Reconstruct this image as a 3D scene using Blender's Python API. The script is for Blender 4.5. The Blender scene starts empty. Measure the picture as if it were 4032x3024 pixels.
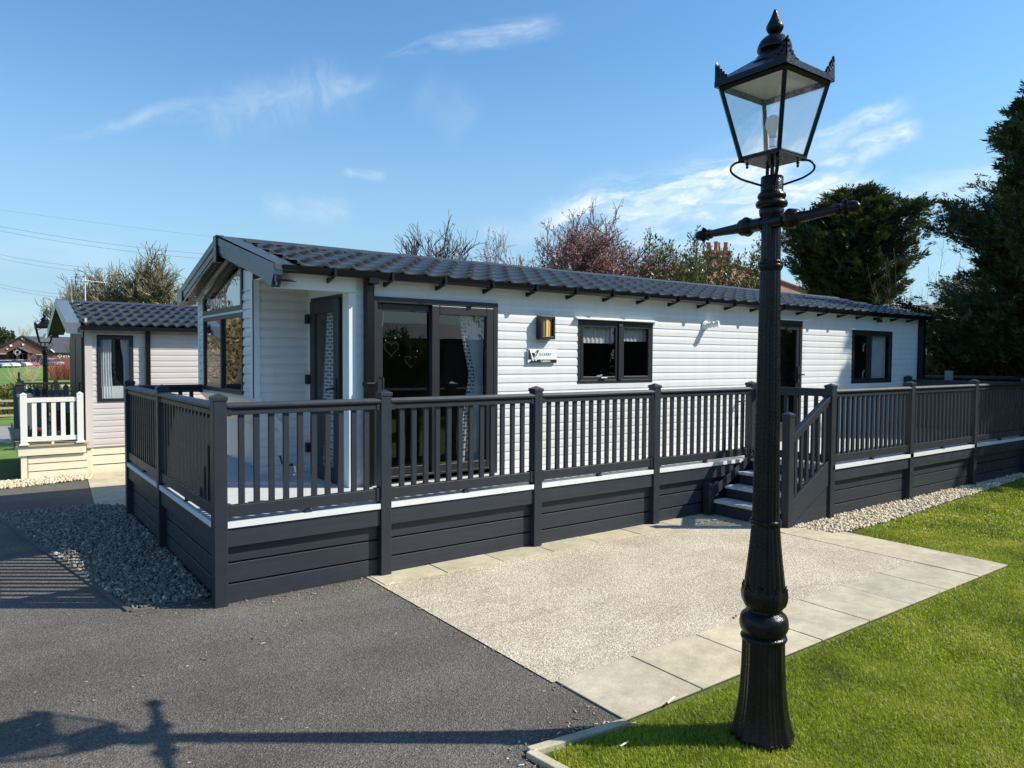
import bpy, math, random
import numpy as np
from mathutils import Vector, Matrix
R = math.radians
random.seed(7)
rng = np.random.default_rng(11)
scene = bpy.context.scene
COL = scene.collection

# ------------------------------------------------------------------ helpers
class MB:
    """collects simple shapes and links them as one mesh object"""
    def __init__(s):
        s.v = []; s.f = []; s.m = []; s.mi = 0; s.T = None
    def add(s, vs, fs):
        o = len(s.v)
        if s.T: vs = [s.T(p) for p in vs]
        s.v.extend([tuple(p) for p in vs])
        for f in fs:
            s.f.append([i + o for i in f]); s.m.append(s.mi)
    def box(s, x0, x1, y0, y1, z0, z1):
        s.add([(x0,y0,z0),(x1,y0,z0),(x1,y1,z0),(x0,y1,z0),(x0,y0,z1),(x1,y0,z1),(x1,y1,z1),(x0,y1,z1)],
              [(0,3,2,1),(4,5,6,7),(0,1,5,4),(1,2,6,5),(2,3,7,6),(3,0,4,7)])
    def prism(s, poly, axis, a, b):
        n = len(poly)
        def P(u, w, t):
            return {'x': (t,u,w), 'y': (u,t,w), 'z': (u,w,t)}[axis]
        s.add([P(u,w,a) for u,w in poly] + [P(u,w,b) for u,w in poly],
              [tuple(range(n))[::-1], tuple(range(n,2*n))] + [(i,(i+1)%n,n+(i+1)%n,n+i) for i in range(n)])
    def tube(s, pts, r, n=6, cap=True):
        pts = [Vector(p) for p in pts]
        if not hasattr(r, '__len__'): r = [r]*len(pts)
        vs = []; up = None
        for i, p in enumerate(pts):
            d = (pts[min(i+1,len(pts)-1)] - pts[max(i-1,0)])
            if d.length < 1e-9: d = Vector((0,0,1))
            d.normalize()
            if up is None:
                a = Vector((0,0,1)) if abs(d.z) < .9 else Vector((1,0,0))
                up = d.cross(a).normalized()
            up = (up - d*up.dot(d)).normalized()
            w = d.cross(up)
            for k in range(n):
                t = 2*math.pi*k/n
                vs.append(p + (up*math.cos(t) + w*math.sin(t))*r[i])
        fs = [(i*n+k, i*n+(k+1)%n, (i+1)*n+(k+1)%n, (i+1)*n+k) for i in range(len(pts)-1) for k in range(n)]
        if cap: fs += [tuple(range(n))[::-1], tuple(range((len(pts)-1)*n, len(pts)*n))]
        s.add(vs, fs)
    def lathe(s, prof, c, n=24, axis=None, flute=None):
        """prof: (radius, height); flute(k, h) -> radius factor"""
        vs = []
        ax = Vector(axis).normalized() if axis else Vector((0,0,1))
        if axis:
            a = Vector((0,0,1)) if abs(ax.z) < .9 else Vector((1,0,0))
            U = ax.cross(a).normalized(); W = ax.cross(U)
        else:
            U = Vector((1,0,0)); W = Vector((0,1,0))
        for r, h in prof:
            for k in range(n):
                t = 2*math.pi*(k+.5)/n
                q = r*(flute(k, h) if flute else 1)
                vs.append(Vector(c) + ax*h + U*(q*math.cos(t)) + W*(q*math.sin(t)))
        m = len(prof)
        fs = [(i*n+k, i*n+(k+1)%n, (i+1)*n+(k+1)%n, (i+1)*n+k) for i in range(m-1) for k in range(n)]
        fs += [tuple(range(n))[::-1], tuple(range((m-1)*n, m*n))]
        s.add(vs, fs)
    def strip(s, rows):
        """grid from equal length rows of points"""
        n = len(rows[0]); vs = [p for r in rows for p in r]
        s.add(vs, [(i*n+j, i*n+j+1, (i+1)*n+j+1, (i+1)*n+j) for i in range(len(rows)-1) for j in range(n-1)])
    def build(s, name, mats, parent=None, smooth=False, bevel=0, auto=None):
        me = bpy.data.meshes.new(name)
        me.from_pydata(s.v, [], s.f)
        if not isinstance(mats, (list, tuple)): mats = [mats]
        for m in mats: me.materials.append(m)
        if len(mats) > 1: me.polygons.foreach_set('material_index', s.m)
        if smooth:
            me.polygons.foreach_set('use_smooth', [True]*len(me.polygons))
            if auto: me.set_sharp_from_angle(angle=R(auto))
        me.update()
        return link(name, me, parent, bevel)

def link(name, data, parent=None, bevel=0):
    o = bpy.data.objects.new(name, data); COL.objects.link(o)
    if parent: adopt(o, parent)
    if bevel:
        b = o.modifiers.new('edge', 'BEVEL'); b.width = bevel; b.segments = 2; b.limit_method = 'ANGLE'; b.angle_limit = R(35)
    return o
def wmat(o):
    m = o.matrix_basis.copy()
    if o.parent: m = wmat(o.parent) @ o.matrix_parent_inverse @ m
    return m
def adopt(o, parent):
    o.parent = parent; o.matrix_parent_inverse = wmat(parent).inverted()
def tag(o, label, cat, group=None, kind=None):
    if label: o['label'] = label
    if cat: o['category'] = cat
    if group: o['group'] = group
    if kind: o['kind'] = kind
    return o
def thing(name, label, cat, loc, group=None):
    o = bpy.data.objects.new(name, None); COL.objects.link(o); o.location = loc
    o.empty_display_size = .1
    return tag(o, label, cat, group)
def kids(o): return [c for c in bpy.data.objects if c.parent == o]
def copy_tree(o, parent=None):
    c = o.copy(); COL.objects.link(c)
    if parent: c.parent = parent
    for ch in kids(o): copy_tree(ch, c)
    return c
def np_mesh(name, V, F, mats, parent=None, midx=None, smooth=False):
    """V (n,3), F (m,k) arrays, all faces of k corners"""
    me = bpy.data.meshes.new(name)
    V = np.ascontiguousarray(V, dtype=np.float32); F = np.ascontiguousarray(F, dtype=np.int32)
    k = F.shape[1]
    me.vertices.add(len(V)); me.vertices.foreach_set('co', V.ravel())
    me.loops.add(F.size); me.loops.foreach_set('vertex_index', F.ravel())
    me.polygons.add(len(F)); me.polygons.foreach_set('loop_start', np.arange(0, F.size, k, dtype=np.int32))
    if not isinstance(mats, (list, tuple)): mats = [mats]
    for m in mats: me.materials.append(m)
    if midx is not None: me.polygons.foreach_set('material_index', np.asarray(midx, dtype=np.int32))
    if smooth: me.polygons.foreach_set('use_smooth', np.ones(len(F), dtype=bool))
    me.update(calc_edges=True)
    return link(name, me, parent)

# ------------------------------------------------------------------ materials
def nt(name):
    m = bpy.data.materials.new(name); m.use_nodes = True
    t = m.node_tree; b = t.nodes['Principled BSDF']
    return m, t, b
def N(t, kind, **kw):
    n = t.nodes.new(kind)
    for k, v in kw.items():
        if k in n.inputs: n.inputs[k].default_value = v
        else: setattr(n, k, v)
    return n
def coord(t, kind='Object'):
    return t.nodes.new('ShaderNodeTexCoord').outputs[kind]
def ramp(t, fac, stops):
    r = t.nodes.new('ShaderNodeValToRGB')
    el = r.color_ramp.elements
    while len(el) < len(stops): el.new(.5)
    for e, (p, c) in zip(el, stops):
        e.position = p; e.color = (c[0], c[1], c[2], 1) if hasattr(c, '__len__') else (c, c, c, 1)
    t.links.new(fac, r.inputs[0]); return r.outputs[0]
def noise(t, co, scale, detail=4, rough=.55, stretch=None, dist=0):
    if stretch:
        mp = N(t, 'ShaderNodeMapping'); mp.inputs['Scale'].default_value = stretch
        t.links.new(co, mp.inputs[0]); co = mp.outputs[0]
    n = N(t, 'ShaderNodeTexNoise', Scale=scale, Detail=detail, Roughness=rough, Distortion=dist)
    t.links.new(co, n.inputs['Vector']); return n.outputs['Fac']
def bump(t, b, h, strength, dist=.01):
    bn = N(t, 'ShaderNodeBump', Strength=strength, Distance=dist)
    t.links.new(h, bn.inputs['Height']); t.links.new(bn.outputs[0], b.inputs['Normal'])
def mixc(t, f, a, b2, mode='MIX'):
    m = t.nodes.new('ShaderNodeMix'); m.data_type = 'RGBA'; m.blend_type = mode
    for i, x in ((0, f), (6, a), (7, b2)):
        if hasattr(x, 'is_linked') or hasattr(x, 'links'): t.links.new(x, m.inputs[i])
        elif i == 0: m.inputs[0].default_value = x
        else: m.inputs[i].default_value = (*x, 1) if len(x) == 3 else x
    return m.outputs[2]
def plain(name, col, rough=.5, var=.08, scale=6, bs=0, bscale=80, metal=0, spec=.5, rvar=0, stretch=None):
    m, t, b = nt(name); co = coord(t)
    n = noise(t, co, scale, 5, .6, stretch)
    lo = [c*(1-var) for c in col]; hi = [min(1, c*(1+var)) for c in col]
    t.links.new(ramp(t, n, [(.25, lo), (.75, hi)]), b.inputs['Base Color'])
    b.inputs['Roughness'].default_value = rough; b.inputs['Metallic'].default_value = metal
    b.inputs['Specular IOR Level'].default_value = spec
    if rvar:
        t.links.new(ramp(t, noise(t, co, scale*3, 4), [(.3, rough-rvar), (.7, rough+rvar)]), b.inputs['Roughness'])
    if bs: bump(t, b, noise(t, co, bscale, 3), bs, .004)
    return m
def leafmat(name, c1, c2, c3, scale=3, rough=.55, trans=.25):
    m, t, b = nt(name); co = coord(t)
    n = noise(t, co, scale, 6, .7)
    g = t.nodes.new('ShaderNodeNewGeometry')
    col = ramp(t, n, [(.3, c1), (.5, c2), (.72, c3)])
    rv = ramp(t, g.outputs['Random Per Island'], [(0, .65), (1, 1.3)])
    col = mixc(t, 1.0, col, rv, 'MULTIPLY')
    t.links.new(col, b.inputs['Base Color']); b.inputs['Roughness'].default_value = rough
    tr = t.nodes.new('ShaderNodeBsdfTranslucent'); t.links.new(col, tr.inputs[0])
    mx = t.nodes.new('ShaderNodeMixShader'); mx.inputs[0].default_value = trans
    out = t.nodes['Material Output']
    t.links.new(b.outputs[0], mx.inputs[1]); t.links.new(tr.outputs[0], mx.inputs[2]); t.links.new(mx.outputs[0], out.inputs[0])
    return m
def schlick(t, f0=.04, normal=None):
    g = t.nodes.new('ShaderNodeNewGeometry'); d = t.nodes.new('ShaderNodeVectorMath'); d.operation = 'DOT_PRODUCT'
    t.links.new(g.outputs['Incoming'], d.inputs[0]); t.links.new(g.outputs['Normal'], d.inputs[1])
    def m_(op, a, b2=None):
        n = t.nodes.new('ShaderNodeMath'); n.operation = op
        for i, x in enumerate((a, b2)):
            if x is None: continue
            if isinstance(x, (int, float)): n.inputs[i].default_value = x
            else: t.links.new(x, n.inputs[i])
        return n.outputs[0]
    c = m_('POWER', m_('SUBTRACT', 1.0, m_('ABSOLUTE', d.outputs['Value'])), 5.0)
    return m_('ADD', m_('MULTIPLY', c, 1-f0), f0)
def glass(name, tint=.5, refl=1.0, rough=0.0, base=.04):
    m = bpy.data.materials.new(name); m.use_nodes = True; t = m.node_tree
    t.nodes.remove(t.nodes['Principled BSDF'])
    fr = schlick(t)
    mul = t.nodes.new('ShaderNodeMath'); mul.operation = 'MULTIPLY_ADD'; mul.use_clamp = True
    t.links.new(fr, mul.inputs[0]); mul.inputs[1].default_value = 1.8*refl; mul.inputs[2].default_value = base
    tr = N(t, 'ShaderNodeBsdfTransparent', Color=(tint, tint*1.02, tint*1.02, 1))
    gl = N(t, 'ShaderNodeBsdfGlossy', Roughness=rough, Color=(.9,.93,.95,1))
    co = coord(t); bn = N(t, 'ShaderNodeBump', Strength=.05, Distance=.01)
    t.links.new(noise(t, co, 2.5, 1), bn.inputs['Height']); t.links.new(bn.outputs[0], gl.inputs['Normal'])
    mx = t.nodes.new('ShaderNodeMixShader')
    t.links.new(mul.outputs[0], mx.inputs[0]); t.links.new(tr.outputs[0], mx.inputs[1]); t.links.new(gl.outputs[0], mx.inputs[2])
    t.links.new(mx.outputs[0], t.nodes['Material Output'].inputs[0])
    return m

M = {}
M['siding'] = plain('white_siding', (.70,.70,.675), .32, .055, 3, .06, 40, stretch=(3,3,.3))
M['trimwhite'] = plain('white_trim', (.74,.77,.76), .35, .03, 3)
M['beige'] = plain('beige_siding', (.60,.54,.51), .4, .04, 3, .06, 40)
M['cream'] = plain('cream_board', (.80,.74,.56), .45, .05, 5, .1, 60)
M['anth'] = plain('anthracite_plastic', (.024,.030,.039), .42, .10, 5, .12, 300, rvar=.06, spec=.4)
M['anthdark'] = plain('dark_frame', (.016,.017,.020), .42, .08, 5, .1, 300)
M['board'] = plain('anthracite_board', (.026,.032,.042), .5, .20, 4, .25, 90, rvar=.08, spec=.4, stretch=(.15,.15,6))
M['gutter'] = plain('black_gutter', (.004,.004,.005), .3, .1, 5, spec=.35)
M['barge'] = plain('barge_board', (.030,.050,.080), .2, .2, 3, 0, rvar=.05)  # blue of the mirrored sky is put into the base colour
M['soffit'] = plain('black_soffit', (.006,.0055,.005), .5, .2, 6)
M['nosing'] = plain('nosing_board', (.72,.73,.72), .45, .05, 6)
M['deck'] = None
M['black'] = None
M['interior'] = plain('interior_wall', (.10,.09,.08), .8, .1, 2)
M['curtain'] = plain('white_curtain', (.80,.81,.82), .8, .05, 12)
M['glass'] = glass('window_glass', .72, 1.25, 0, 0.0)
M['glassg'] = glass('gable_glass', .3, .9, 0, .10)
M['lampglass'] = None
M['white_plastic'] = plain('white_plastic', (.8,.8,.8), .35, .02)
M['wire'] = plain('dull_wire', (.05,.045,.04), .7, .1)
M['brass'] = plain('cream_lens', (.80,.50,.16), .45, .06, 10)
M['rubber'] = plain('black_rubber', (.012,.012,.013), .6, .1)
M['chrome'] = plain('aluminium', (.65,.66,.68), .25, .05, 5, metal=1)
M['earth'] = plain('dark_soil', (.03,.024,.018), .95, .3, 20, .6, 60)

# roof tiles: satin grey coated metal
m, t, b = nt('tile_sheet'); co = coord(t)
t.links.new(ramp(t, noise(t, co, 3, 6, .65), [(.3, (.036,.043,.044)), (.7, (.052,.060,.062))]), b.inputs['Base Color'])
t.links.new(ramp(t, noise(t, co, 30, 3), [(.3, .32), (.7, .46)]), b.inputs['Roughness'])
bump(t, b, noise(t, co, 500, 2), .15, .002)
M['tile'] = m
# deck boards with fine grooves along x
m, t, b = nt('deck_board'); co = coord(t)
w = N(t, 'ShaderNodeTexWave', wave_type='BANDS', bands_direction='Y', Scale=9.0, Distortion=0.0)
t.links.new(co, w.inputs[0])
t.links.new(mixc(t, ramp(t, noise(t, co, 5, 5, .6, (1,6,1)), [(.3, 0), (.7, 1)]), (.50,.52,.53), (.62,.63,.62)), b.inputs['Base Color'])
b.inputs['Roughness'].default_value = .5
bump(t, b, w.outputs['Fac'], .5, .004)
M['deck'] = m
# cast iron, thick glossy black paint
m, t, b = nt('black_iron'); co = coord(t)
t.links.new(ramp(t, noise(t, co, 14, 5), [(.35, (.0045,.0048,.0052)), (.7, (.009,.009,.010))]), b.inputs['Base Color'])
t.links.new(ramp(t, noise(t, co, 60, 4), [(.3, .18), (.7, .36)]), b.inputs['Roughness'])
b.inputs['Specular IOR Level'].default_value = .28
bump(t, b, noise(t, co, 90, 4, .6), .45, .004)
M['black'] = m
# clear lantern panes with faint dust
m = bpy.data.materials.new('lantern_glass'); m.use_nodes = True; t = m.node_tree
t.nodes.remove(t.nodes['Principled BSDF']); co = coord(t)
fr = schlick(t); tr = N(t, 'ShaderNodeBsdfTransparent', Color=(.96,.97,.97,1)); gl = N(t, 'ShaderNodeBsdfGlossy', Roughness=.03)
df = N(t, 'ShaderNodeBsdfDiffuse', Color=(.75,.75,.72,1)); tl = N(t, 'ShaderNodeBsdfTranslucent', Color=(.75,.75,.72,1))
m1 = t.nodes.new('ShaderNodeMixShader'); m2 = t.nodes.new('ShaderNodeMixShader'); m3 = t.nodes.new('ShaderNodeMixShader')
t.links.new(fr, m1.inputs[0]); t.links.new(tr.outputs[0], m1.inputs[1]); t.links.new(gl.outputs[0], m1.inputs[2])
m3.inputs[0].default_value = .5; t.links.new(df.outputs[0], m3.inputs[1]); t.links.new(tl.outputs[0], m3.inputs[2])
t.links.new(ramp(t, noise(t, co, 25, 6, .7), [(.35, .06), (.75, .24)]), m2.inputs[0])
t.links.new(m1.outputs[0], m2.inputs[1]); t.links.new(m3.outputs[0], m2.inputs[2]); t.links.new(m2.outputs[0], t.nodes['Material Output'].inputs[0])
M['lampglass'] = m
# asphalt
m, t, b = nt('asphalt'); co = coord(t)
big = noise(t, co, .7, 6, .65); fine = noise(t, co, 95, 4, .75)
c = mixc(t, ramp(t, big, [(.32, 0), (.68, 1)]), (.098,.082,.066), (.160,.142,.121))
vc = N(t, 'ShaderNodeTexVoronoi', Scale=125.0, Randomness=1.0); t.links.new(co, vc.inputs['Vector'])
sx = t.nodes.new('ShaderNodeSeparateColor'); t.links.new(vc.outputs['Color'], sx.inputs[0])
c = mixc(t, 1.0, c, ramp(t, sx.outputs[0], [(0, .55), (.5, .95), (.88, 1.15), (1, 1.6)]), 'MULTIPLY')
c = mixc(t, 1.0, c, ramp(t, fine, [(.34, .55), (.5, 1.0), (.66, 1.25)]), 'MULTIPLY')
trk = noise(t, co, 1.1, 3, .5, (.25,1.6,1)); c = mixc(t, 1.0, c, ramp(t, trk, [(.35, .82), (.65, 1.14)]), 'MULTIPLY')
vo = N(t, 'ShaderNodeTexVoronoi', Scale=9.0); t.links.new(co, vo.inputs['Vector'])
spk = ramp(t, vo.outputs['Distance'], [(0, 1), (.045, 1), (.06, 0)])
vr = ramp(t, noise(t, co, 3.3, 2), [(.52, 0), (.57, 1)])
c = mixc(t, mixc(t, 1.0, spk, vr, 'MULTIPLY'), c, (.55,.52,.48))
t.links.new(c, b.inputs['Base Color']); b.inputs['Roughness'].default_value = .85
bump(t, b, mixc(t, .4, vc.outputs['Distance'], fine), 1.0, .008)
M['asphalt'] = m
# concrete slabs
m, t, b = nt('slab_concrete'); co = coord(t)
c = mixc(t, ramp(t, noise(t, co, 2.6, 6, .65), [(.3, 0), (.7, 1)]), (.40,.35,.245), (.61,.53,.385))
c = mixc(t, 1.0, c, ramp(t, noise(t, co, 120, 3, .6), [(.3, .82), (.6, 1.05)]), 'MULTIPLY')
gi = t.nodes.new('ShaderNodeNewGeometry'); c = mixc(t, 1.0, c, ramp(t, gi.outputs['Random Per Island'], [(0, (.86,.87,.88)), (1, (1.08,1.05,1.0))]), 'MULTIPLY')
c = mixc(t, 1.0, c, ramp(t, noise(t, co, 9, 6, .75), [(.3, .80), (.6, 1.05)]), 'MULTIPLY')
lich = ramp(t, noise(t, co, 18, 5, .7), [(.68, 0), (.74, .7)])
c = mixc(t, lich, c, (.50,.38,.12))
t.links.new(c, b.inputs['Base Color']); b.inputs['Roughness'].default_value = .9
bump(t, b, noise(t, co, 90, 4), .3, .004)
M['slab'] = m
# exposed brushed concrete of the patio
m, t, b = nt('brushed_concrete'); co = coord(t)
br = noise(t, co, 62, 5, .75, (.6,1.25,1), .5); pat = noise(t, co, 1.3, 6, .6)
vc = N(t, 'ShaderNodeTexVoronoi', Scale=95.0); t.links.new(co, vc.inputs['Vector'])
sx = t.nodes.new('ShaderNodeSeparateColor'); t.links.new(vc.outputs['Color'], sx.inputs[0])
c = mixc(t, ramp(t, pat, [(.3, 0), (.7, 1)]), (.45,.375,.265), (.61,.53,.395))
c = mixc(t, 1.0, c, ramp(t, sx.outputs[0], [(0, .70), (.6, 1.0), (1, 1.28)]), 'MULTIPLY')
c = mixc(t, 1.0, c, ramp(t, br, [(.30, .42), (.43, .92), (.7, 1.15)]), 'MULTIPLY')
trk = noise(t, co, 2.2, 6, .7, (.35,1.5,1), 1.2); c = mixc(t, 1.0, c, ramp(t, trk, [(.28, .68), (.45, 1.0), (.7, 1.06)]), 'MULTIPLY')
t.links.new(c, b.inputs['Base Color']); b.inputs['Roughness'].default_value = .95
bump(t, b, mixc(t, .4, br, vc.outputs['Distance']), 1.0, .012)
M['patio'] = m
# soil / thatch below the lawn
m, t, b = nt('lawn_base'); co = coord(t)
c = mixc(t, ramp(t, noise(t, co, 1.3, 6, .7), [(.3, 0), (.7, 1)]), (.075,.10,.010), (.16,.185,.022))
c = mixc(t, 1.0, c, ramp(t, noise(t, co, 130, 4, .7, (1,1,1)), [(.3, .35), (.7, 1.35)]), 'MULTIPLY')
t.links.new(c, b.inputs['Base Color']); b.inputs['Roughness'].default_value = .95
bump(t, b, noise(t, co, 200, 4), .8, .01)
M['lawn'] = m
# far lawn with mowing stripes
m, t, b = nt('far_grass'); co = coord(t)
w = N(t, 'ShaderNodeTexWave', wave_type='BANDS', bands_direction='Y', Scale=.035, Distortion=1.5); t.links.new(co, w.inputs[0])
c = mixc(t, w.outputs['Fac'], (.085,.155,.022), (.15,.225,.035))
c = mixc(t, 1.0, c, ramp(t, noise(t, co, .6, 6, .7), [(.3, .75), (.7, 1.2)]), 'MULTIPLY')
t.links.new(c, b.inputs['Base Color']); b.inputs['Roughness'].default_value = .95
M['fargrass'] = m
def stonemat(name, cs):
    m, t, b = nt(name); g = t.nodes.new('ShaderNodeNewGeometry'); co = coord(t)
    c = ramp(t, g.outputs['Random Per Island'], [(i/(len(cs)-1), x) for i, x in enumerate(cs)])
    c = mixc(t, 1.0, c, ramp(t, noise(t, co, 120, 4), [(.3, .8), (.7, 1.15)]), 'MULTIPLY')
    t.links.new(c, b.inputs['Base Color']); b.inputs['Roughness'].default_value = .85
    return m
M['greystone'] = stonemat('grey_gravel', [(.085,.070,.052),(.27,.23,.175),(.14,.12,.09),(.50,.44,.35),(.20,.17,.13),(.12,.10,.08)])
M['buffstone'] = stonemat('buff_gravel', [(.50,.39,.24),(.72,.62,.45),(.42,.30,.18),(.80,.74,.60),(.58,.45,.28),(.66,.55,.38)])
M['blade'] = leafmat('grass_blade', (.15,.20,.012), (.34,.40,.020), (.58,.53,.10), 1.5, .5, .38)
M['cypress'] = leafmat('cypress_green', (.022,.040,.015), (.050,.078,.020), (.13,.15,.030), 1.1, .6, .15)
M['laurel'] = leafmat('laurel_green', (.06,.09,.02), (.13,.15,.03), (.24,.23,.05), 4, .35, .2)
M['plum'] = leafmat('plum_leaf', (.38,.11,.10), (.56,.26,.24), (.68,.48,.46), 5, .6, .3)
M['bark'] = plain('grey_bark', (.16,.13,.09), .9, .3, 8, .5, 40)
M['lichenbark'] = plain('lichen_bark', (.22,.19,.12), .9, .35, 3, .5, 40)
M['darkbark'] = plain('dark_bark', (.07,.055,.045), .9, .3, 8, .5, 40)
M['redtwig'] = leafmat('red_twig', (.26,.07,.04), (.36,.11,.06), (.42,.20,.12), 3, .8, .1)
M['paletwig'] = plain('pale_twig', (.55,.45,.24), .8, .2, 8)
M['hedge'] = leafmat('hedge_leaf', (.05,.075,.015), (.13,.15,.03), (.30,.27,.08), 3, .6, .2)
M['brownhedge'] = leafmat('beech_leaf', (.12,.075,.025), (.26,.17,.06), (.34,.26,.11), 3, .7, .2)
M['fencewood'] = plain('fence_wood', (.42,.34,.20), .9, .2, 5, .3, 60)
M['oldwood'] = plain('grey_post_wood', (.30,.30,.28), .9, .25, 7, .4, 60)
M['path'] = plain('pale_path', (.62,.58,.50), .9, .1, .5)
M['road'] = plain('grey_road', (.26,.25,.24), .9, .12, .6)
# brick
def brickmat(name, c1, c2, mortar, scale):
    m, t, b = nt(name); co = coord(t)
    mp = N(t, 'ShaderNodeMapping'); mp.inputs['Rotation'].default_value = (R(90), 0, 0)
    t.links.new(co, mp.inputs[0])
    br = N(t, 'ShaderNodeTexBrick', Scale=scale); t.links.new(mp.outputs[0], br.inputs['Vector'])
    br.inputs['Color1'].default_value = (*c1, 1); br.inputs['Color2'].default_value = (*c2, 1); br.inputs['Mortar'].default_value = (*mortar, 1)
    br.inputs['Mortar Size'].default_value = .015; br.inputs['Brick Width'].default_value = .5
    t.links.new(mixc(t, 1.0, br.outputs[0], ramp(t, noise(t, co, 1.2, 5), [(.3, .75), (.7, 1.2)]), 'MULTIPLY'), b.inputs['Base Color'])
    b.inputs['Roughness'].default_value = .9
    return m
M['redbrick'] = brickmat('red_brick', (.25,.07,.045), (.19,.05,.035), (.20,.15,.12), 4)
M['brownbrick'] = brickmat('brown_brick', (.17,.075,.05), (.13,.055,.04), (.16,.11,.09), 3)
def roofmat(name, c1, c2, scale, d='Z'):
    m, t, b = nt(name); co = coord(t)
    w = N(t, 'ShaderNodeTexWave', wave_type='BANDS', bands_direction=d, wave_profile='SAW', Scale=scale); t.links.new(co, w.inputs[0])
    c = mixc(t, ramp(t, noise(t, co, 2, 6, .7), [(.3, 0), (.7, 1)]), c1, c2)
    c = mixc(t, 1.0, c, ramp(t, w.outputs['Fac'], [(0, .35), (.12, 1), (1, .9)]), 'MULTIPLY')
    t.links.new(c, b.inputs['Base Color']); b.inputs['Roughness'].default_value = .8
    return m
M['redroof'] = roofmat('red_clay_tiles', (.40,.15,.09), (.52,.24,.15), 2.2)
M['brownroof'] = roofmat('brown_tiles', (.17,.15,.12), (.25,.22,.17), 2.6)
M['slate'] = roofmat('dark_slates', (.055,.058,.066), (.085,.088,.096), 1.5)
M['terracotta'] = plain('terracotta', (.48,.20,.10), .8, .2, 6)
M['greenglass'] = glass('dark_glazing', .15, .6, 0, .05)
def paint(name, c): return plain(name, c, .18, .03, 3, spec=.6)
M['car_white'] = paint('white_car_paint', (.78,.78,.78)); M['car_red'] = paint('red_car_paint', (.42,.02,.03))
M['car_dark'] = paint('dark_car_paint', (.025,.035,.04)); M['car_silver'] = paint('silver_car_paint', (.45,.48,.50))
M['carglass'] = plain('car_glass', (.015,.02,.025), .08, .1, 3, spec=.8)
M['tyre'] = plain('tyre', (.015,.015,.015), .8, .1)
M['burgundy'] = plain('burgundy_cloth', (.16,.012,.035), .7, .15, 8)
M['greybox'] = plain('grey_painted_wood', (.10,.13,.15), .55, .12, 6)
M['leafgreen'] = plain('dull_green_plastic', (.05,.09,.06), .5, .1)
M['patterned'] = None
# woven curtain with a brick-like grey pattern
m, t, b = nt('patterned_fabric'); co = coord(t, 'UV')
br = N(t, 'ShaderNodeTexBrick', Scale=1.0); t.links.new(co, br.inputs['Vector'])
br.inputs['Color1'].default_value = (.10,.11,.12,1); br.inputs['Color2'].default_value = (.16,.17,.18,1); br.inputs['Mortar'].default_value = (.72,.74,.75,1)
br.inputs['Mortar Size'].default_value = .10; br.inputs['Brick Width'].default_value = .9; br.inputs['Row Height'].default_value = .5
br.inputs['Mortar Smooth'].default_value = 0
t.links.new(br.outputs[0], b.inputs['Base Color']); b.inputs['Roughness'].default_value = .85
M['patterned'] = m
# ------------------------------------------------------------------ camera, sun, sky
cd = bpy.data.cameras.new('camera'); cam = bpy.data.objects.new('camera', cd); COL.objects.link(cam)
yaw, pitch, roll = R(36.344), R(2.066), R(.338)
F_ = Vector((math.sin(yaw)*math.cos(pitch), math.cos(yaw)*math.cos(pitch), -math.sin(pitch)))
R_ = Vector((math.cos(yaw), -math.sin(yaw), 0)); U_ = R_.cross(F_)
R2 = R_*math.cos(roll) + U_*math.sin(roll); U2 = -R_*math.sin(roll) + U_*math.cos(roll)
mw = Matrix((( R2.x, U2.x, -F_.x, -1.3628), (R2.y, U2.y, -F_.y, -5.2999), (R2.z, U2.z, -F_.z, 1.7597), (0,0,0,1)))
cam.matrix_world = mw
cd.sensor_width = 36; cd.lens = 36*2876.4/4032; cd.clip_start = .05; cd.clip_end = 6000
scene.camera = cam
def raydir(u, v):            # direction through a point of the 4032 x 3024 photograph
    return (F_ + R2*((u-2016)/2876.4) - U2*((v-1512)/2876.4)).normalized()

SUN = Vector((2.24, -1.6, 2.375)).normalized()
sd = bpy.data.lights.new('sun', 'SUN'); sun = bpy.data.objects.new('sun', sd); COL.objects.link(sun)
sd.energy = 4.1; sd.angle = R(.53); sd.color = (1.0, .95, .84)
sun.rotation_euler = SUN.to_track_quat('Z', 'Y').to_euler()
world = bpy.data.worlds.new('World'); scene.world = world; world.use_nodes = True
t = world.node_tree; bg = t.nodes['Background']
sky = N(t, 'ShaderNodeTexSky', sky_type='NISHITA'); sky.sun_disc = False
sky.sun_elevation = math.asin(SUN.z); sky.sun_rotation = math.atan2(SUN.x, SUN.y)
sky.altitude = 0; sky.air_density = 1.15; sky.dust_density = .35; sky.ozone_density = 3.2
co = t.nodes.new('ShaderNodeTexCoord').outputs['Generated']
def vm(op, a, b2=None):
    n = t.nodes.new('ShaderNodeVectorMath'); n.operation = op
    for i, x in enumerate((a, b2)):
        if x is None: continue
        if isinstance(x, (tuple, Vector, list)): n.inputs[i].default_value = tuple(x)
        else: t.links.new(x, n.inputs[i])
    return n.outputs['Value'] if op == 'DOT_PRODUCT' else n.outputs[0]
def ma(op, a, b2=None, c=None, clamp=False):
    n = t.nodes.new('ShaderNodeMath'); n.operation = op; n.use_clamp = clamp
    for i, x in enumerate((a, b2, c)):
        if x is None: continue
        if isinstance(x, (int, float)): n.inputs[i].default_value = x
        else: t.links.new(x, n.inputs[i])
    return n.outputs[0]
def sm(x, a, b2, lo=0, hi=1):
    n = N(t, 'ShaderNodeMapRange', interpolation_type='SMOOTHSTEP'); t.links.new(x, n.inputs[0])
    for i, k in zip((1,2,3,4), (a, b2, lo, hi)): n.inputs[i].default_value = k
    return n.outputs[0]
n1 = N(t, 'ShaderNodeTexNoise', Scale=7.0, Detail=7.0, Roughness=.62); t.links.new(co, n1.inputs[0])
dv = vm('SUBTRACT', n1.outputs['Color'], (.5,.5,.5))
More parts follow.
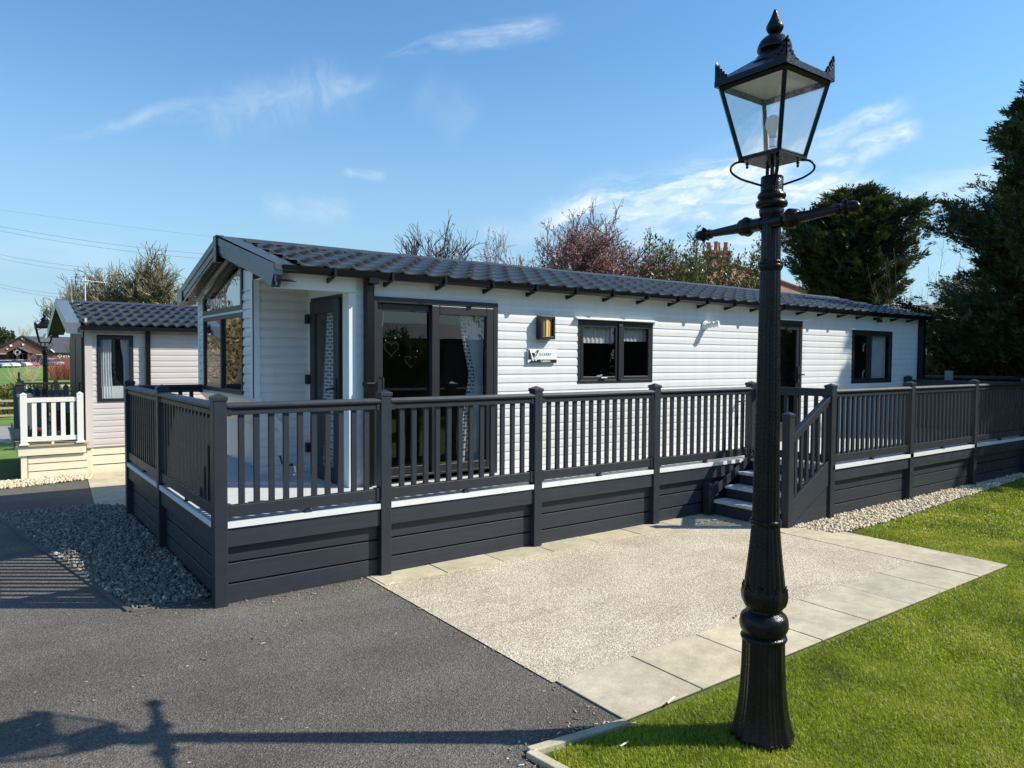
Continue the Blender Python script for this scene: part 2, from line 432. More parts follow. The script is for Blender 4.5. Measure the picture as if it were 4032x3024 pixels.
def cloud(p0, p1, width, strength, soft=1.0, wisp=.5, warp=.05, freq=(5, 30), both=True, thin0=1.0):
    a, b_ = raydir(*p0), raydir(*p1)
    nrm = a.cross(b_).normalized(); al = (b_-a); L = al.length; al.normalize(); mid = ((a+b_)/2).normalized()
    sc_ = vm('SCALE', dv); sc_.node.inputs['Scale'].default_value = warp
    c2 = vm('ADD', co, sc_)
    d = ma('ABSOLUTE', vm('DOT_PRODUCT', c2, nrm)); s_ = ma('SUBTRACT', vm('DOT_PRODUCT', c2, al), mid.dot(al))
    w_ = width/2876.4
    fall = sm(ma('DIVIDE', d, sm(s_, -L/2, L*.1, w_*thin0, w_) if thin0 != 1 else w_), 0, 1, 1, 0)
    end = ma('MULTIPLY', sm(s_, -L*.52, -L*.30), sm(s_, L*.30, L*.52, 1, 0))
    # streaky noise in the band's own frame
    cx = t.nodes.new('ShaderNodeCombineXYZ')
    t.links.new(ma('MULTIPLY', s_, freq[0]), cx.inputs[0]); t.links.new(ma('MULTIPLY', vm('DOT_PRODUCT', c2, nrm), freq[1]), cx.inputs[1])
    t.links.new(ma('MULTIPLY', vm('DOT_PRODUCT', c2, mid), 3), cx.inputs[2])
    nn = N(t, 'ShaderNodeTexNoise', Scale=1.0, Detail=8.0, Roughness=.6, Distortion=.4); t.links.new(cx.outputs[0], nn.inputs[0])
    st = sm(nn.outputs['Fac'], .5-wisp*.35, .5+wisp*.45+.02)
    front = sm(vm('DOT_PRODUCT', co, mid), .5, .6)
    return ma('MULTIPLY', ma('MULTIPLY', ma('MULTIPLY', fall, end), ma('MULTIPLY', st, strength)), front)
cl = [cloud((2180,930),(2950,700), 190, .95, wisp=.35, warp=.06, freq=(6,18)), cloud((180,560),(1560,290), 70, .34, wisp=.7, warp=.05, freq=(16,30), thin0=.25),
      cloud((780,480),(1420,310), 130, .30, wisp=.8, warp=.06, freq=(40,14)),
      cloud((1480,225),(2230,90), 55, .50, wisp=.5, warp=.03, freq=(8,40), thin0=.3),
      cloud((1640,330),(1880,520), 120, .18, wisp=.5, freq=(5,8)),
      cloud((2080,960),(3250,560), 150, 1.15, wisp=.22, warp=.05, freq=(7,22)),
      cloud((2350,930),(3500,690), 120, 1.05, wisp=.25, warp=.05, freq=(6,24)),
      cloud((2500,1060),(3350,880), 90, 1.0, wisp=.35, warp=.05, freq=(6,20)),
      cloud((2850,700),(3620,400), 55, .8, wisp=.4, warp=.06, freq=(7,26)),
      cloud((3120,680),(3640,500), 60, 1.1, wisp=.3, warp=.05, freq=(8,20), thin0=.5),
      cloud((3100,640),(3300,560), 70, .6, wisp=.7, freq=(10,14)),
      cloud((3250,860),(4300,600), 80, .75, wisp=.6, warp=.05, freq=(5,24)),
      cloud((3500,760),(4300,640), 70, .8, wisp=.6, warp=.05, freq=(5,24)),
      cloud((1000,800),(1400,850), 70, .38, wisp=.5, warp=.06, freq=(8,14)),
      cloud((1340,665),(1530,695), 26, .5, wisp=.5, warp=.04, freq=(10,20)),
      cloud((-100,1010),(500,980), 80, .25, wisp=.6, freq=(4,14)),
      cloud((1850,900),(2250,930), 60, .45, wisp=.7, freq=(7,14))]
tot = cl[0]
for c in cl[1:]: tot = ma('MAXIMUM', tot, c)
sep = t.nodes.new('ShaderNodeSeparateXYZ'); t.links.new(co, sep.inputs[0])
hz = ma('MULTIPLY', sm(sep.outputs[2], -.02, .40, 1, 0), .85)
hzn = N(t, 'ShaderNodeTexNoise', Scale=3.0, Detail=5.0, Roughness=.55)
mpn = N(t, 'ShaderNodeMapping'); mpn.inputs['Scale'].default_value = (1,1,5); t.links.new(co, mpn.inputs[0]); t.links.new(mpn.outputs[0], hzn.inputs[0])
hz = ma('MULTIPLY', hz, sm(hzn.outputs['Fac'], .25, .75, .75, 1.1))
SKYC = (3.3, 4.15, 5.0)
hs = N(t, 'ShaderNodeHueSaturation', Saturation=1.14, Value=1.16); t.links.new(sky.outputs[0], hs.inputs['Color'])
bal = mixc(t, 1.0, hs.outputs[0], (.85,1.0,1.02), 'MULTIPLY')
gray = mixc(t, hz, bal, (2.45, 3.75, 5.15))
final = mixc(t, ma('MINIMUM', tot, .93), gray, (SKYC[0]*1.95, SKYC[1]*1.68, SKYC[2]*1.45))
t.links.new(final, bg.inputs['Color']); bg.inputs['Strength'].default_value = .098
scene.view_settings.view_transform = 'Standard'; scene.view_settings.look = 'None'
scene.view_settings.exposure = .68; scene.view_settings.gamma = 1
scene.cycles.max_bounces = 8; scene.cycles.transparent_max_bounces = 16
scene.cycles.caustics_reflective = False; scene.cycles.caustics_refractive = False
scene.cycles.sample_clamp_indirect = 6

# ------------------------------------------------------------------ ground
TZ = [(-1e4, 0), (8, 0), (10.5, -.10), (13.5, -.66), (20, -1.2), (34, -1.52), (42, -1.6), (62, -1.5), (85, -1.35), (172, -.74), (1e5, -.74)]
def tz(y):
    for (a, za), (b_, zb) in zip(TZ, TZ[1:]):
        if y <= b_: return za + (zb-za)*(y-a)/(b_-a)
    return -.74
ys = [-3000,-300,-60,-20,-8,-4,0,4,8,9,10.5,12,13.5,16,20,26,34,42,52,62,85,110,140,172,250,400,900,3500]
xs = [-3000,-600,-100,-30,-10,0,10,30,100,600,3000]
g = MB(); g.strip([[(x, y, tz(y)) for x in xs] for y in ys])
for i in range(len(ys)-1):
    for j in range(len(xs)-1): g.m[i*(len(xs)-1)+j] = 0 if ys[i] < 10 else 1
tag(g.build('ground', [M['lawn'], M['fargrass']]), None, None, None, 'structure')
def sheet(name, poly, z, mat, dz=.0, kind='structure'):
    mb = MB(); mb.prism(poly, 'z', z-.02, z)
    return tag(mb.build(name, mat), None, None, None, kind)
def flat(name, poly, z, mat):
    mb = MB(); mb.add([(x, y, z) for x, y in poly], [tuple(range(len(poly)))])
    return tag(mb.build(name, mat), None, None, None, 'structure')
X0P = 1.14; S = .574; YO = -2.837; YI = -2.309
flat('driveway', [(-9,-14),(.55,-14),(.55,-2.85),(.60,-2.77),(1.16,-2.83),(1.16,0.1),(-.02,.1),(-.02,.20),(-.53,.22),(-1.25,4.55),(-.26,4.42),(-.12,6.42),(-1.2,6.28),(-9,5.9)], .004, M['asphalt'])
flat('concrete_pad', [(-.26,4.42),(.1,4.1),(3.5,3.7),(3.5,6.95),(-.02,6.95),(-.10,6.5)], .008, M['slab'])
flat('patio', [(X0P-.02,-2.31),(5.17,-2.31),(5.17,-.5),(5.17,.3),(X0P-.02,.3)], .010, M['patio'])
# slabs: bevelled tiles with open joints over a dark bed
sl = MB(); r_ = random.Random(3)
def slab(x0, x1, y0, y1):
    gp = .005; h = .015 + r_.uniform(-.002, .002)
    sl.box(x0+gp, x1-gp, y0+gp, y1-gp, .0, h)
for i in range(8): slab(X0P+i*S, X0P+(i+1)*S, YO, YI)
for y0, y1 in ((YI, YI+.62), (YI+.62, YI+1.22), (YI+1.22, YI+1.78)): slab(X0P+7*S, X0P+8*S, y0, y1)
for i in range(8): slab(X0P+i*.56, X0P+(i+1)*.56, -.27 - i*.0, .06)
tag(sl.build('patio_paving', M['slab'], bevel=.003), None, None, None, 'structure')
flat('paving_bed', [(X0P,YO),(X0P+8*S,YO),(X0P+8*S,-.5),(X0P,-.5)], .006, M['earth'])
flat('rear_road', [(-60,27),(60,27),(60,34),(-60,34)], tz(34)+.35, M['road']) if False else None
mb = MB(); mb.strip([[(x, y, tz(y)+.01) for x in (-60,0,60)] for y in (26,30,34,35.5)])
tag(mb.build('road', M['road']), None, None, None, 'structure')
mb = MB(); mb.strip([[(x, y, tz(y)+.03) for x in (-60,0,3,60)] for y in (74,78,82)])
tag(mb.build('footpath', M['path']), None, None, None, 'structure')
mb = MB(); mb.strip([[(x, y, tz(y)+.02) for x in (-80,0,80)] for y in (169,180,215)])
tag(mb.build('car_park', M['road']), None, None, None, 'structure')

M['edging'] = plain('edging_wood', (.10,.095,.085), .9, .25, 7, .4, 60)
# concrete kerb of the lawn, timber edge of the gravel bed
k = MB()
for a, b_ in (((.59,-2.79),(1.13,-2.86)), ((.585,-2.80),(.70,-3.6)), ((.70,-3.6),(.9,-5.4)), ((.9,-5.4),(1.3,-9))):
    d = Vector((b_[0]-a[0], b_[1]-a[1], 0)).normalized(); n = Vector((-d.y, d.x, 0))*.024
    k.prism([(a[0]+n.x,a[1]+n.y),(a[0]-n.x,a[1]-n.y),(b_[0]-n.x-d.x*.006,b_[1]-n.y-d.y*.006),(b_[0]+n.x-d.x*.006,b_[1]+n.y-d.y*.006)], 'z', -.05, .028)
tag(k.build('kerb', M['slab'], bevel=.006), None, None, None, 'structure')
k = MB()
pts = [(-1.29,4.62),(-1.17,4.16),(-.86,2.28),(-.72,1.41),(-.535,.235)]
for a, b_ in zip(pts, pts[1:]):
    d = Vector((b_[0]-a[0], b_[1]-a[1], 0)).normalized(); n = Vector((-d.y, d.x, 0))*.020
    k.prism([(a[0]+n.x,a[1]+n.y),(a[0]-n.x,a[1]-n.y),(b_[0]-n.x-d.x*.004,b_[1]-n.y-d.y*.004),(b_[0]+n.x-d.x*.004,b_[1]+n.y-d.y*.004)], 'z', -.05, .020)
k.prism([(-.53,.20),(-.05,.185),(-.05,.21),(-.53,.232)], 'z', -.05, .018)
tag(k.build('gravel_edging', M['edging'], bevel=.004), 'weathered grey timber edging strip round the gravel bed by the driveway', 'edging')

# ---- gravel: individual stones merged in one uncountable mass
def inside(px, py, poly):
    c = np.zeros(len(px), bool); n = len(poly)
    for i in range(n):
        x1, y1 = poly[i]; x2, y2 = poly[(i+1)%n]
        cond = ((y1 > py) != (y2 > py)) & (px < (x2-x1)*(py-y1)/(y2-y1+1e-12)+x1)
        c ^= cond
    return c
ph = (1+5**.5)/2
ICO_V = np.array([(-1,ph,0),(1,ph,0),(-1,-ph,0),(1,-ph,0),(0,-1,ph),(0,1,ph),(0,-1,-ph),(0,1,-ph),(ph,0,-1),(ph,0,1),(-ph,0,-1),(-ph,0,1)])/math.sqrt(1+ph*ph)
ICO_F = np.array([(0,11,5),(0,5,1),(0,1,7),(0,7,10),(0,10,11),(1,5,9),(5,11,4),(11,10,2),(10,7,6),(7,1,8),(3,9,4),(3,4,2),(3,2,6),(3,6,8),(3,8,9),(4,9,5),(2,4,11),(6,2,10),(8,6,7),(9,8,1)])
def rotmats(n):
    q = rng.normal(size=(n,4)); q /= np.linalg.norm(q, axis=1)[:,None]; a,b_,c,d = q.T
    return np.stack([np.stack([1-2*(c*c+d*d),2*(b_*c-a*d),2*(b_*d+a*c)],1),np.stack([2*(b_*c+a*d),1-2*(b_*b_+d*d),2*(c*d-a*b_)],1),np.stack([2*(b_*d-a*c),2*(c*d+a*b_),1-2*(b_*b_+c*c)],1)],1)
def gravel(name, poly, n, size, mat, label, zf=lambda x, y: .012):
    P = np.array(poly); lo, hi = P.min(0), P.max(0)
    px = rng.uniform(lo[0], hi[0], n*3); py = rng.uniform(lo[1], hi[1], n*3)
    k_ = inside(px, py, poly); px, py = px[k_][:n], py[k_][:n]; m_ = len(px)
    sc = size*np.exp(rng.normal(0, .28, m_))[:,None]*np.stack([rng.uniform(.8,1.35,m_), rng.uniform(.7,1.1,m_), rng.uniform(.45,.8,m_)],1)
    V = ICO_V[None]*(1+rng.uniform(-.18,.18,(m_,12,1)))*sc[:,None]
    V = np.einsum('nij,nkj->nki', rotmats(m_), V)
    V += np.stack([px, py, zf(px, py)+rng.uniform(-.004, .012, m_)],1)[:,None]
    Fc = ICO_F[None]+(np.arange(m_)*12)[:,None,None]
    return tag(np_mesh(name, V.reshape(-1,3), Fc.reshape(-1,3), mat), label, 'gravel', None, 'stuff')
GL = [(-.51,.24),(.0,.23),(.0,4.2),(-.3,4.42),(-1.22,4.5),(-1.15,4.16),(-.84,2.28),(-.70,1.41)]
flat('gravel_bed', GL, .010, M['earth'])
gravel('grey_gravel', GL, 15000, .0122, M['greystone'], 'shaded bed of loose grey stones beside the left end of the deck')
GR = [(5.47,-.99),(5.60,-1.36),(5.85,-1.40),(7.0,-1.37),(8.04,-1.29),(9.6,-1.20),(11.4,-1.06),(14,-.95),(14,-.6),(6.2,-.85),(5.5,-.9)]
flat('gravel_base', GR, .010, M['earth'])
gravel('buff_gravel', GR, 9500, .0140, M['buffstone'], 'sunlit strip of loose buff stones between the deck and the lawn')
GN = [(-2.2,6.1),(-.6,6.35),(-.06,6.52),(-.0,6.93),(-1.0,6.93),(-2.2,6.9)]
gravel('tan_gravel', GN, 2600, .017, M['buffstone'], 'narrow strip of tan stones along the cream deck skirting')

# ---- grass blades on the near lawn
LAWN = [(.62,-2.84),(1.13,-2.89),(X0P+8*S+.0,-2.86),(X0P+8*S+.02,-1.42),(5.85,-1.43),(7.0,-1.40),(8.04,-1.33),(9.6,-1.24),(11.4,-1.10),(14.5,-1.0),(14.5,-7),(1.0,-7),(.72,-3.6)]
def blades(n, dmin, dmax, length, width, name):
    P = np.array(LAWN)
    ang = rng.uniform(R(40), R(75), n*5); dd = np.sqrt(rng.uniform(dmin**2, dmax**2, n*5))
    px = -1.363 + np.sin(ang)*dd; py = -5.3 + np.cos(ang)*dd
    k_ = inside(px+rng.normal(0,.012,len(px)), py+rng.normal(0,.014,len(py)), LAWN); px, py = px[k_][:n], py[k_][:n]; m_ = len(px)
    # thinner growth in patches
    pat = np.sin(px*3.1+np.sin(py*2.3)*1.7)+np.sin(py*4.3+px*1.9)
    L = length*rng.uniform(.5, 1.25, m_)*(1+.12*pat); W = width*rng.uniform(.6,1.3,m_)
    a = rng.uniform(0, 2*np.pi, m_); tilt = rng.uniform(.1, 1.15, m_)
    dirx, diry = np.cos(a), np.sin(a)
    base = np.stack([px, py, np.full(m_, -.002)],1)
    side = np.stack([-diry, dirx, np.zeros(m_)],1)*W[:,None]*.5
    mid = base+np.stack([dirx*L*.35*np.sin(tilt), diry*L*.35*np.sin(tilt), L*.6*np.cos(tilt*.6)],1)
    tip = base+np.stack([dirx*L*np.sin(tilt), diry*L*np.sin(tilt), L*np.cos(tilt)],1)
    V = np.stack([base-side, base+side, mid+side*.8, tip, mid-side*.8],1)
    F = (np.array([(0,1,2),(0,2,4),(4,2,3)])[None]+(np.arange(m_)*5)[:,None,None]).reshape(-1,3)
    return V.reshape(-1,3), F
Vs = []; Fs = []; off = 0
for n, a, b_, l, w_ in ((190000, 1.5, 4.8, .026, .0030), (110000, 4.8, 8.5, .026, .0052), (70000, 8.5, 16, .028, .011)):
    V, F = blades(n, a, b_, l, w_, ''); Vs.append(V); Fs.append(F+off); off += len(V)
tag(np_mesh('lawn_grass', np.concatenate(Vs), np.concatenate(Fs), M['blade']), 'short mown sunlit grass on the lawn round the lamp post', 'grass', None, 'stuff')
# scattered debris: bits of straw, leaf and grit along the edges
def scatter(name, lines, n, mat, label, size=.010, wid=.05):
    P = []
    for _ in range(n):
        a, b_ = lines[rng.integers(0, len(lines))]; u = rng.random(); P.append((a[0]+(b_[0]-a[0])*u+rng.normal(0,wid), a[1]+(b_[1]-a[1])*u+rng.normal(0,wid), .024))
    P = np.array(P); m_ = len(P); sc = size*rng.uniform(.4,1.6,(m_,1,1)); V = ICO_V[None]*sc*np.stack([rng.uniform(.5,2.4,m_), rng.uniform(.3,.8,m_), rng.uniform(.1,.3,m_)],1)[:,None]
    an = rng.uniform(0, 6.28, m_); c_, s2 = np.cos(an)[:,None], np.sin(an)[:,None]
    V = np.stack([V[:,:,0]*c_-V[:,:,1]*s2, V[:,:,0]*s2+V[:,:,1]*c_, V[:,:,2]], 2)+P[:,None]
    V[:,:,2] -= .016
    return tag(np_mesh(name, V.reshape(-1,3), (ICO_F[None]+(np.arange(m_)*12)[:,None,None]).reshape(-1,3), mat), label, 'debris', None, 'stuff')
M['debris'] = stonemat('debris', [(.40,.33,.22),(.10,.075,.05),(.55,.48,.34),(.22,.16,.09),(.62,.58,.50)])
scatter('leaf_litter', [((1.14,-.1),(1.14,-2.8)),((.1,-.08),(1.2,-.08)),((.6,-2.75),(1.1,-2.78)),((.5,-3.2),(.55,-2.8)),((1.3,-.32),(5.1,-.32)),((-.5,.18),(0,.1)),((1.2,-2.3),(5.2,-2.3)),((-3,-2),(.6,-.5)),((1.4,-1.2),(4.8,-1.0))], 750, M['debris'], 'small bits of straw, leaf and grit scattered along the edges of the driveway and patio', .007, .07)
flat('step_base', [(5.12,-1.02),(5.62,-1.0),(6.3,-.88),(6.3,.3),(5.12,.3)], .0125, M['slab'])
# litter on the ground
def litter(name, label, cat, loc, poly, h, mat, rz, group=None):
    mb = MB(); mb.prism([(x, y) for x, y in poly], 'z', 0, h)
    o = mb.build(name, mat); o.location = loc; o.rotation_euler.z = rz
    return tag(o, label, cat, group)
M['straw'] = plain('dry_straw', (.72,.66,.50), .8, .1)
M['redpaper'] = plain('red_scrap', (.45,.03,.03), .6, .1)
litter('paper_scrap', 'small red scrap lying in the patio joint right of the lamp post', 'litter', (2.74,-2.29,.024), [(0,0),(.035,.004),(.04,.018),(.006,.016)], .003, M['redpaper'], .4)
litter('dry_stalk', 'pale dry stalk lying where the driveway meets the patio under the deck', 'stalk', (1.16,-.30,.016), [(0,0),(.09,.012),(.088,.018),(0,.007)], .003, M['straw'], .5)
litter('dry_stalk', 'pale dry stalk lying in the lamp post shadow on the grass', 'stalk', (.93,-3.02,.03), [(0,0),(.06,.004),(.058,.010),(0,.007)], .003, M['straw'], .1)
litter('dry_stalk', 'white flake of stone at the slab edge just left of the lamp post', 'stalk', (1.42,-2.86,.024), [(0,0),(.09,.004),(.085,.016),(.01,.012)], .004, M['straw'], .25)
# ------------------------------------------------------------------ raised deck round the lodge
DZ = .592; PT = 1.5; PW = .046
deck = thing('raised_deck', 'grey boarded veranda deck with anthracite posts, railings and skirting round the white lodge', 'deck', (0,0,0))
d = MB()
for x0, x1, y0, y1 in ((-.03, 1.30, -.035, 3.66), (1.30, 11.74, -.035, .765)):
    n = int(round((y1-y0)/.14)); w_ = (y1-y0)/n
    for i in range(n): d.box(x0, x1, y0+i*w_+.002, y0+(i+1)*w_-.002, DZ-.028, DZ)
n = 6
for i in range(n): d.box(6.2, 11.74, -.965+i*.155+.002, -.965+(i+1)*.155-.002 if i < n-1 else -.037, DZ-.028, DZ)
d.build('deck_floor', M['deck'], deck)
d = MB()
d.box(-.030, 6.03, -.041, -.0355, DZ-.040, DZ+.002); d.box(-.041, -.0305, -.040, 3.66, DZ-.040, DZ+.002)
d.box(6.20, 11.74, -.966-.005, -.9655, DZ-.040, DZ+.002)
d.build('deck_nosing', M['nosing'], deck)
# fascia and recessed skirting boards
def skirt(a, b_, out, top=DZ-.042):
    """a, b_: ends of the line; out: outward normal"""
    a = Vector(a); b_ = Vector(b_); dv_ = (b_-a); L = dv_.length; dv_.normalize(); o = Vector(out)
    d_ = MB()
    d_.T = lambda p: (a.x+dv_.x*p[0]+o.x*p[1], a.y+dv_.y*p[0]+o.y*p[1], p[2])
    d_.box(0, L, .004, .028, .415, top)
    d_.build('fascia', M['board'], deck, bevel=.003)
    for z0, z1 in ((.300, .412), (.150, .288), (-.01, .138)):
        d_ = MB(); d_.T = lambda p: (a.x+dv_.x*p[0]+o.x*p[1], a.y+dv_.y*p[0]+o.y*p[1], p[2])
        d_.box(0, L, -.034, -.014, z0, z1); d_.build('skirting_board', M['board'], deck, bevel=.004)
    d_ = MB(); d_.T = lambda p: (a.x+dv_.x*p[0]+o.x*p[1], a.y+dv_.y*p[0]+o.y*p[1], p[2])
    d_.box(0, L, -.075, -.060, -.01, .56); d_.build('skirting_backing', M['rubber'], deck)
def post(x, y, top=PT, zb=-.005, parent=deck):
    p = MB(); p.box(x-PW, x+PW, y-PW, y+PW, zb, top-.035)
    o = p.build('post', M['anth'], parent, bevel=.005)
    c = MB(); w_ = PW+.006
    c.box(x-w_, x+w_, y-w_, y+w_, top-.050, top-.024)
    c.add([(x-w_,y-w_,top-.024),(x+w_,y-w_,top-.024),(x+w_,y+w_,top-.024),(x-w_,y+w_,top-.024),(x,y,top)], [(0,1,4),(1,2,4),(2,3,4),(3,0,4)])
    c.build('post_cap', M['anth'], o, bevel=.002)
    return o
bal = MB(); bal.box(-.020,.020,-.0135,.0135,0,1); bal_me = None
def baluster(panel, x, y, z0, z1, ang):
    global bal_me
    if bal_me is None:
        o = bal.build('baluster', M['anth']); bal_me = o.data; bpy.data.objects.remove(o)
    o = bpy.data.objects.new('baluster', bal_me); COL.objects.link(o)
    o.location = (x, y, z0); o.scale = (1, 1, z1-z0); o.rotation_euler.z = ang
    adopt(o, panel)
def panel(a, b_, parent=deck, cap=True, foot=True, step=.1095, name='railing_panel'):
    a = Vector((*a,0)); b_ = Vector((*b_,0)); dv_ = (b_-a).normalized(); a2 = a+dv_*PW; L = (b_-a).length-2*PW
    nrm = Vector((dv_.y, -dv_.x, 0))
    o = bpy.data.objects.new(name, None); COL.objects.link(o); o.location = (a+b_)/2; o.empty_display_size = .1; adopt(o, parent)
    T_ = lambda p: (a2.x+dv_.x*p[0]+nrm.x*p[1], a2.y+dv_.y*p[0]+nrm.y*p[1], p[2])
    P = MB(); P.T = T_
    if cap:
        # moulded handrail: rounded cap, neck and lower bead in one section (y, z)
        prof = [(-.028,1.345),(.028,1.345),(.030,1.349),(.030,1.380),(.020,1.384),(.020,1.395),(.046,1.397),(.048,1.401),(.048,1.412),(.030,1.431),(-.030,1.431),(-.048,1.412),(-.048,1.401),(-.046,1.397),(-.020,1.395),(-.020,1.384),(-.030,1.380),(-.030,1.349)]
        k_ = len(prof)
        P.add([(.001,u,w) for u,w in prof]+[(L-.001,u,w) for u,w in prof], [tuple(range(k_))[::-1], tuple(range(k_,2*k_))]+[(i,(i+1)%k_,k_+(i+1)%k_,k_+i) for i in range(k_)])
    else:
        P.box(.001, L-.001, -.028, .028, 1.352, 1.440)
    P.build('top_rail', M['anth'], o, bevel=0 if cap else .003)
    P = MB(); P.T = T_
    P.box(.001, L-.001, -.026, .026, .625, .708); P.build('bottom_rail', M['anth'], o, bevel=.003)
    for x0, x1 in ((0,.034), (L-.034, L)):
        for q in ((-.036,.036,1.338,1.392), (-.033,.033,.616,.716)):
            P = MB(); P.T = T_; P.box(x0+.0005, x1-.0005, *q); P.build('rail_bracket', M['anth'], o, bevel=.002)
    if foot:
        P = MB(); P.T = T_; P.box(L/2-.018, L/2+.018, -.018, .018, DZ+.008, .626); P.box(L/2-.026, L/2+.026, -.026, .026, DZ, DZ+.0085); P.build('rail_foot', M['anth'], o)
    n = max(2, int(round(L/step))-1); ang = math.atan2(dv_.y, dv_.x)
    for i in range(n):
        s_ = L*(i+1)/(n+1)
        baluster(o, a2.x+dv_.x*s_, a2.y+dv_.y*s_, .700, 1.35, ang)
    return o
line = [(0,0),(1.267,0),(2.813,0),(4.405,0),(6.063,0)]
left = [(0,0),(0,1.897),(0,3.625)]
right = [(6.20,-.925),(8.00,-.925),(9.84,-.925),(11.68,-.925)]
for x, y in line + left[1:] + right + [(11.40,.70)]: post(x, y, PT, -.005 if (x, y) not in ((6.063,0),) else .1)
for a, b_ in zip(line, line[1:]): panel(a, b_)
for a, b_ in zip(left, left[1:]): panel(a, b_)
for a, b_ in zip(right, right[1:]): panel(a, b_)
panel((11.68,-.925),(11.40,.70)); panel((0,3.625),(.80,3.625))
skirt((PW,0),(6.02,0),(0,-1)); skirt((0,0.047),(0,3.58),(-1,0)); skirt((6.247,-.925),(11.64,-.925),(0,-1))
# gate at the head of the steps
gt = panel((6.10,-.02),(6.20,-.925), cap=False, foot=False, step=.125, name='gate')
# steps
st = thing('deck_steps', 'four pale grey treads climbing between anthracite stringers to the deck gate', 'steps', (5.7,-.45,0))
for i, (x, z) in enumerate(((5.275,.180),(5.505,.318),(5.740,.456),(5.975,.592))):
    tr_ = MB()
    for k_ in range(2): tr_.box(x+k_*.122, x+k_*.122+.119, -.88, -.07, z-.030, z)
    tr_.build('tread', M['deck'], st, bevel=.003)
    rs = MB(); rs.box(x+.025, x+.045, -.875, -.075, max(0,z-.168), z-.032); rs.build('riser', M['board'], st)
def postS(x, y, top): return post(x, y, top, -.005, st)
o = postS(5.412, -.925, 1.217); o.name = 'newel_post'
o = postS(5.245, -.055, .372); o.name = 'newel_post'
sb = MB()
sb.add([(x,y,z) for y in (-.945,-.915) for x,z in ((5.458,0),(6.154,0),(6.154,.372),(5.458,.0+.02))], [(0,1,2,3),(7,6,5,4),(0,4,5,1),(1,5,6,2),(2,6,7,3),(3,7,4,0)])
sb.build('stringer', M['board'], st)
sb = MB()
sb.prism([(5.458,.032),(6.154,.384),(6.154,.662),(5.458,.278)], 'y', -.952, -.915); sb.build('stringer', M['board'], st, bevel=.004)
sb = MB()
sb.prism([(5.27,.18),(6.03,.56),(6.03,.66),(5.29,.30)], 'y', -.068, -.052); sb.build('stringer', M['board'], st, bevel=.003)
hr = MB()
hr.prism([(5.458,.915),(6.154,1.305),(6.154,1.365),(5.458,.975)], 'y', -.957, -.893)
hr.prism([(5.458,.875),(6.154,1.265),(6.154,1.300),(5.458,.910)], 'y', -.945, -.905)
h_ = hr.build('handrail', M['anth'], st, bevel=.004)
for i in range(6):
    x = 5.545+i*.105; z0 = .30+(x-5.458)*.55; z1 = .885+(x-5.458)*.56
    baluster(h_, x, -.925, z0, z1, 0)

# ------------------------------------------------------------------ white lodge
YH = .769
lodge = thing('holiday_lodge', 'long white clapboard holiday lodge with dark tiled roof standing on the deck', 'lodge', (6.3,2.3,0))
CO = .0885
def siding(name, mapf, u0, u1, z0, z1, holes, mat, parent, zbase=.0, lip=1.0):
    """overlapping boards; mapf(u, out, z) -> point; holes: (u0, u1, z0, z1)"""
    s_ = MB(); k0 = math.floor((z0-zbase)/CO); k1 = math.ceil((z1-zbase)/CO)
    for k_ in range(k0, k1):
        a = zbase+k_*CO
        zs = [a, a+.001, a+CO*.45, a+CO*.62, a+CO*.80, a+CO*.93, a+CO]; ou = [o_*lip for o_ in (0, .0070, .0066, .0058, .0022, .0008, 0)]
        lo, hi = max(a, z0), min(a+CO, z1)
        if hi-lo < 1e-4: continue
        cuts = sorted({lo, hi} | {h[i] for h in holes for i in (2, 3) if lo < h[i] < hi})
        for za, zb in zip(cuts, cuts[1:]):
            iv = [(u0, u1)]; zm = (za+zb)/2
            for h in holes:
                if not (h[2] <= zm <= h[3]): continue
                nv = []
                for p, q in iv:
                    if h[1] <= p or h[0] >= q: nv.append((p, q)); continue
                    if h[0] > p: nv.append((p, h[0]))
                    if h[1] < q: nv.append((h[1], q))
                iv = nv
            zz = [za]+[z for z in zs if za < z < zb]+[zb]
            if za == a: zz = [a]+zz
            oo = [0 if (i == 0 and za == a) else float(np.interp(z, zs[1:], ou[1:])) for i, z in enumerate(zz)]
            for p, q in iv:
                s_.strip([[mapf(p, o_, z), mapf(q, o_, z)] for z, o_ in zip(zz, oo)])
    return s_.build(name, mat, parent)
near = lambda u, o_, z: (u, YH-o_, z)
DOORS = (1.53, 2.88, .59, 2.29); W1 = (4.01, 5.17, 1.49, 2.17); D2 = (7.48, 8.29, .59, 2.29); W3 = (9.71, 10.93, 1.40, 2.21)
near_wall = siding('near_wall', near, 1.365, 11.85, .50, 2.47, [DOORS, W1, D2, W3], M['siding'], lodge)
siding('recess_wall', lambda u, o_, z: (u, 1.735-o_, z), .775, 1.32, .55, 2.47, [], M['siding'], lodge, lip=2.0)
# cut below the slope of the bay is covered by this trim; recess wall profile:
gx = .765
siding('gable_wall', lambda u, o_, z: (gx-o_, u, z), 1.72, 3.775, 1.345, 2.40, [(2.03, 3.52, 1.38, 2.42)], M['siding'], lodge, lip=2.0)
g_ = MB()   # wall above, between the glazing and the soffit
g_.add([(gx-.004,1.72,2.40),(gx-.004,2.02,2.40),(gx-.004,2.02,2.60),(gx-.004,1.72,2.55)], [(0,1,2,3)])
g_.build('gable_infill', M['trimwhite'], lodge); g_ = MB()
g_.add([(gx-.004,3.52,2.40),(gx-.004,3.775,2.40),(gx-.004,3.775,2.47),(gx-.004,3.52,2.54)], [(0,1,2,3)])
g_.build('gable_infill', M['trimwhite'], lodge)
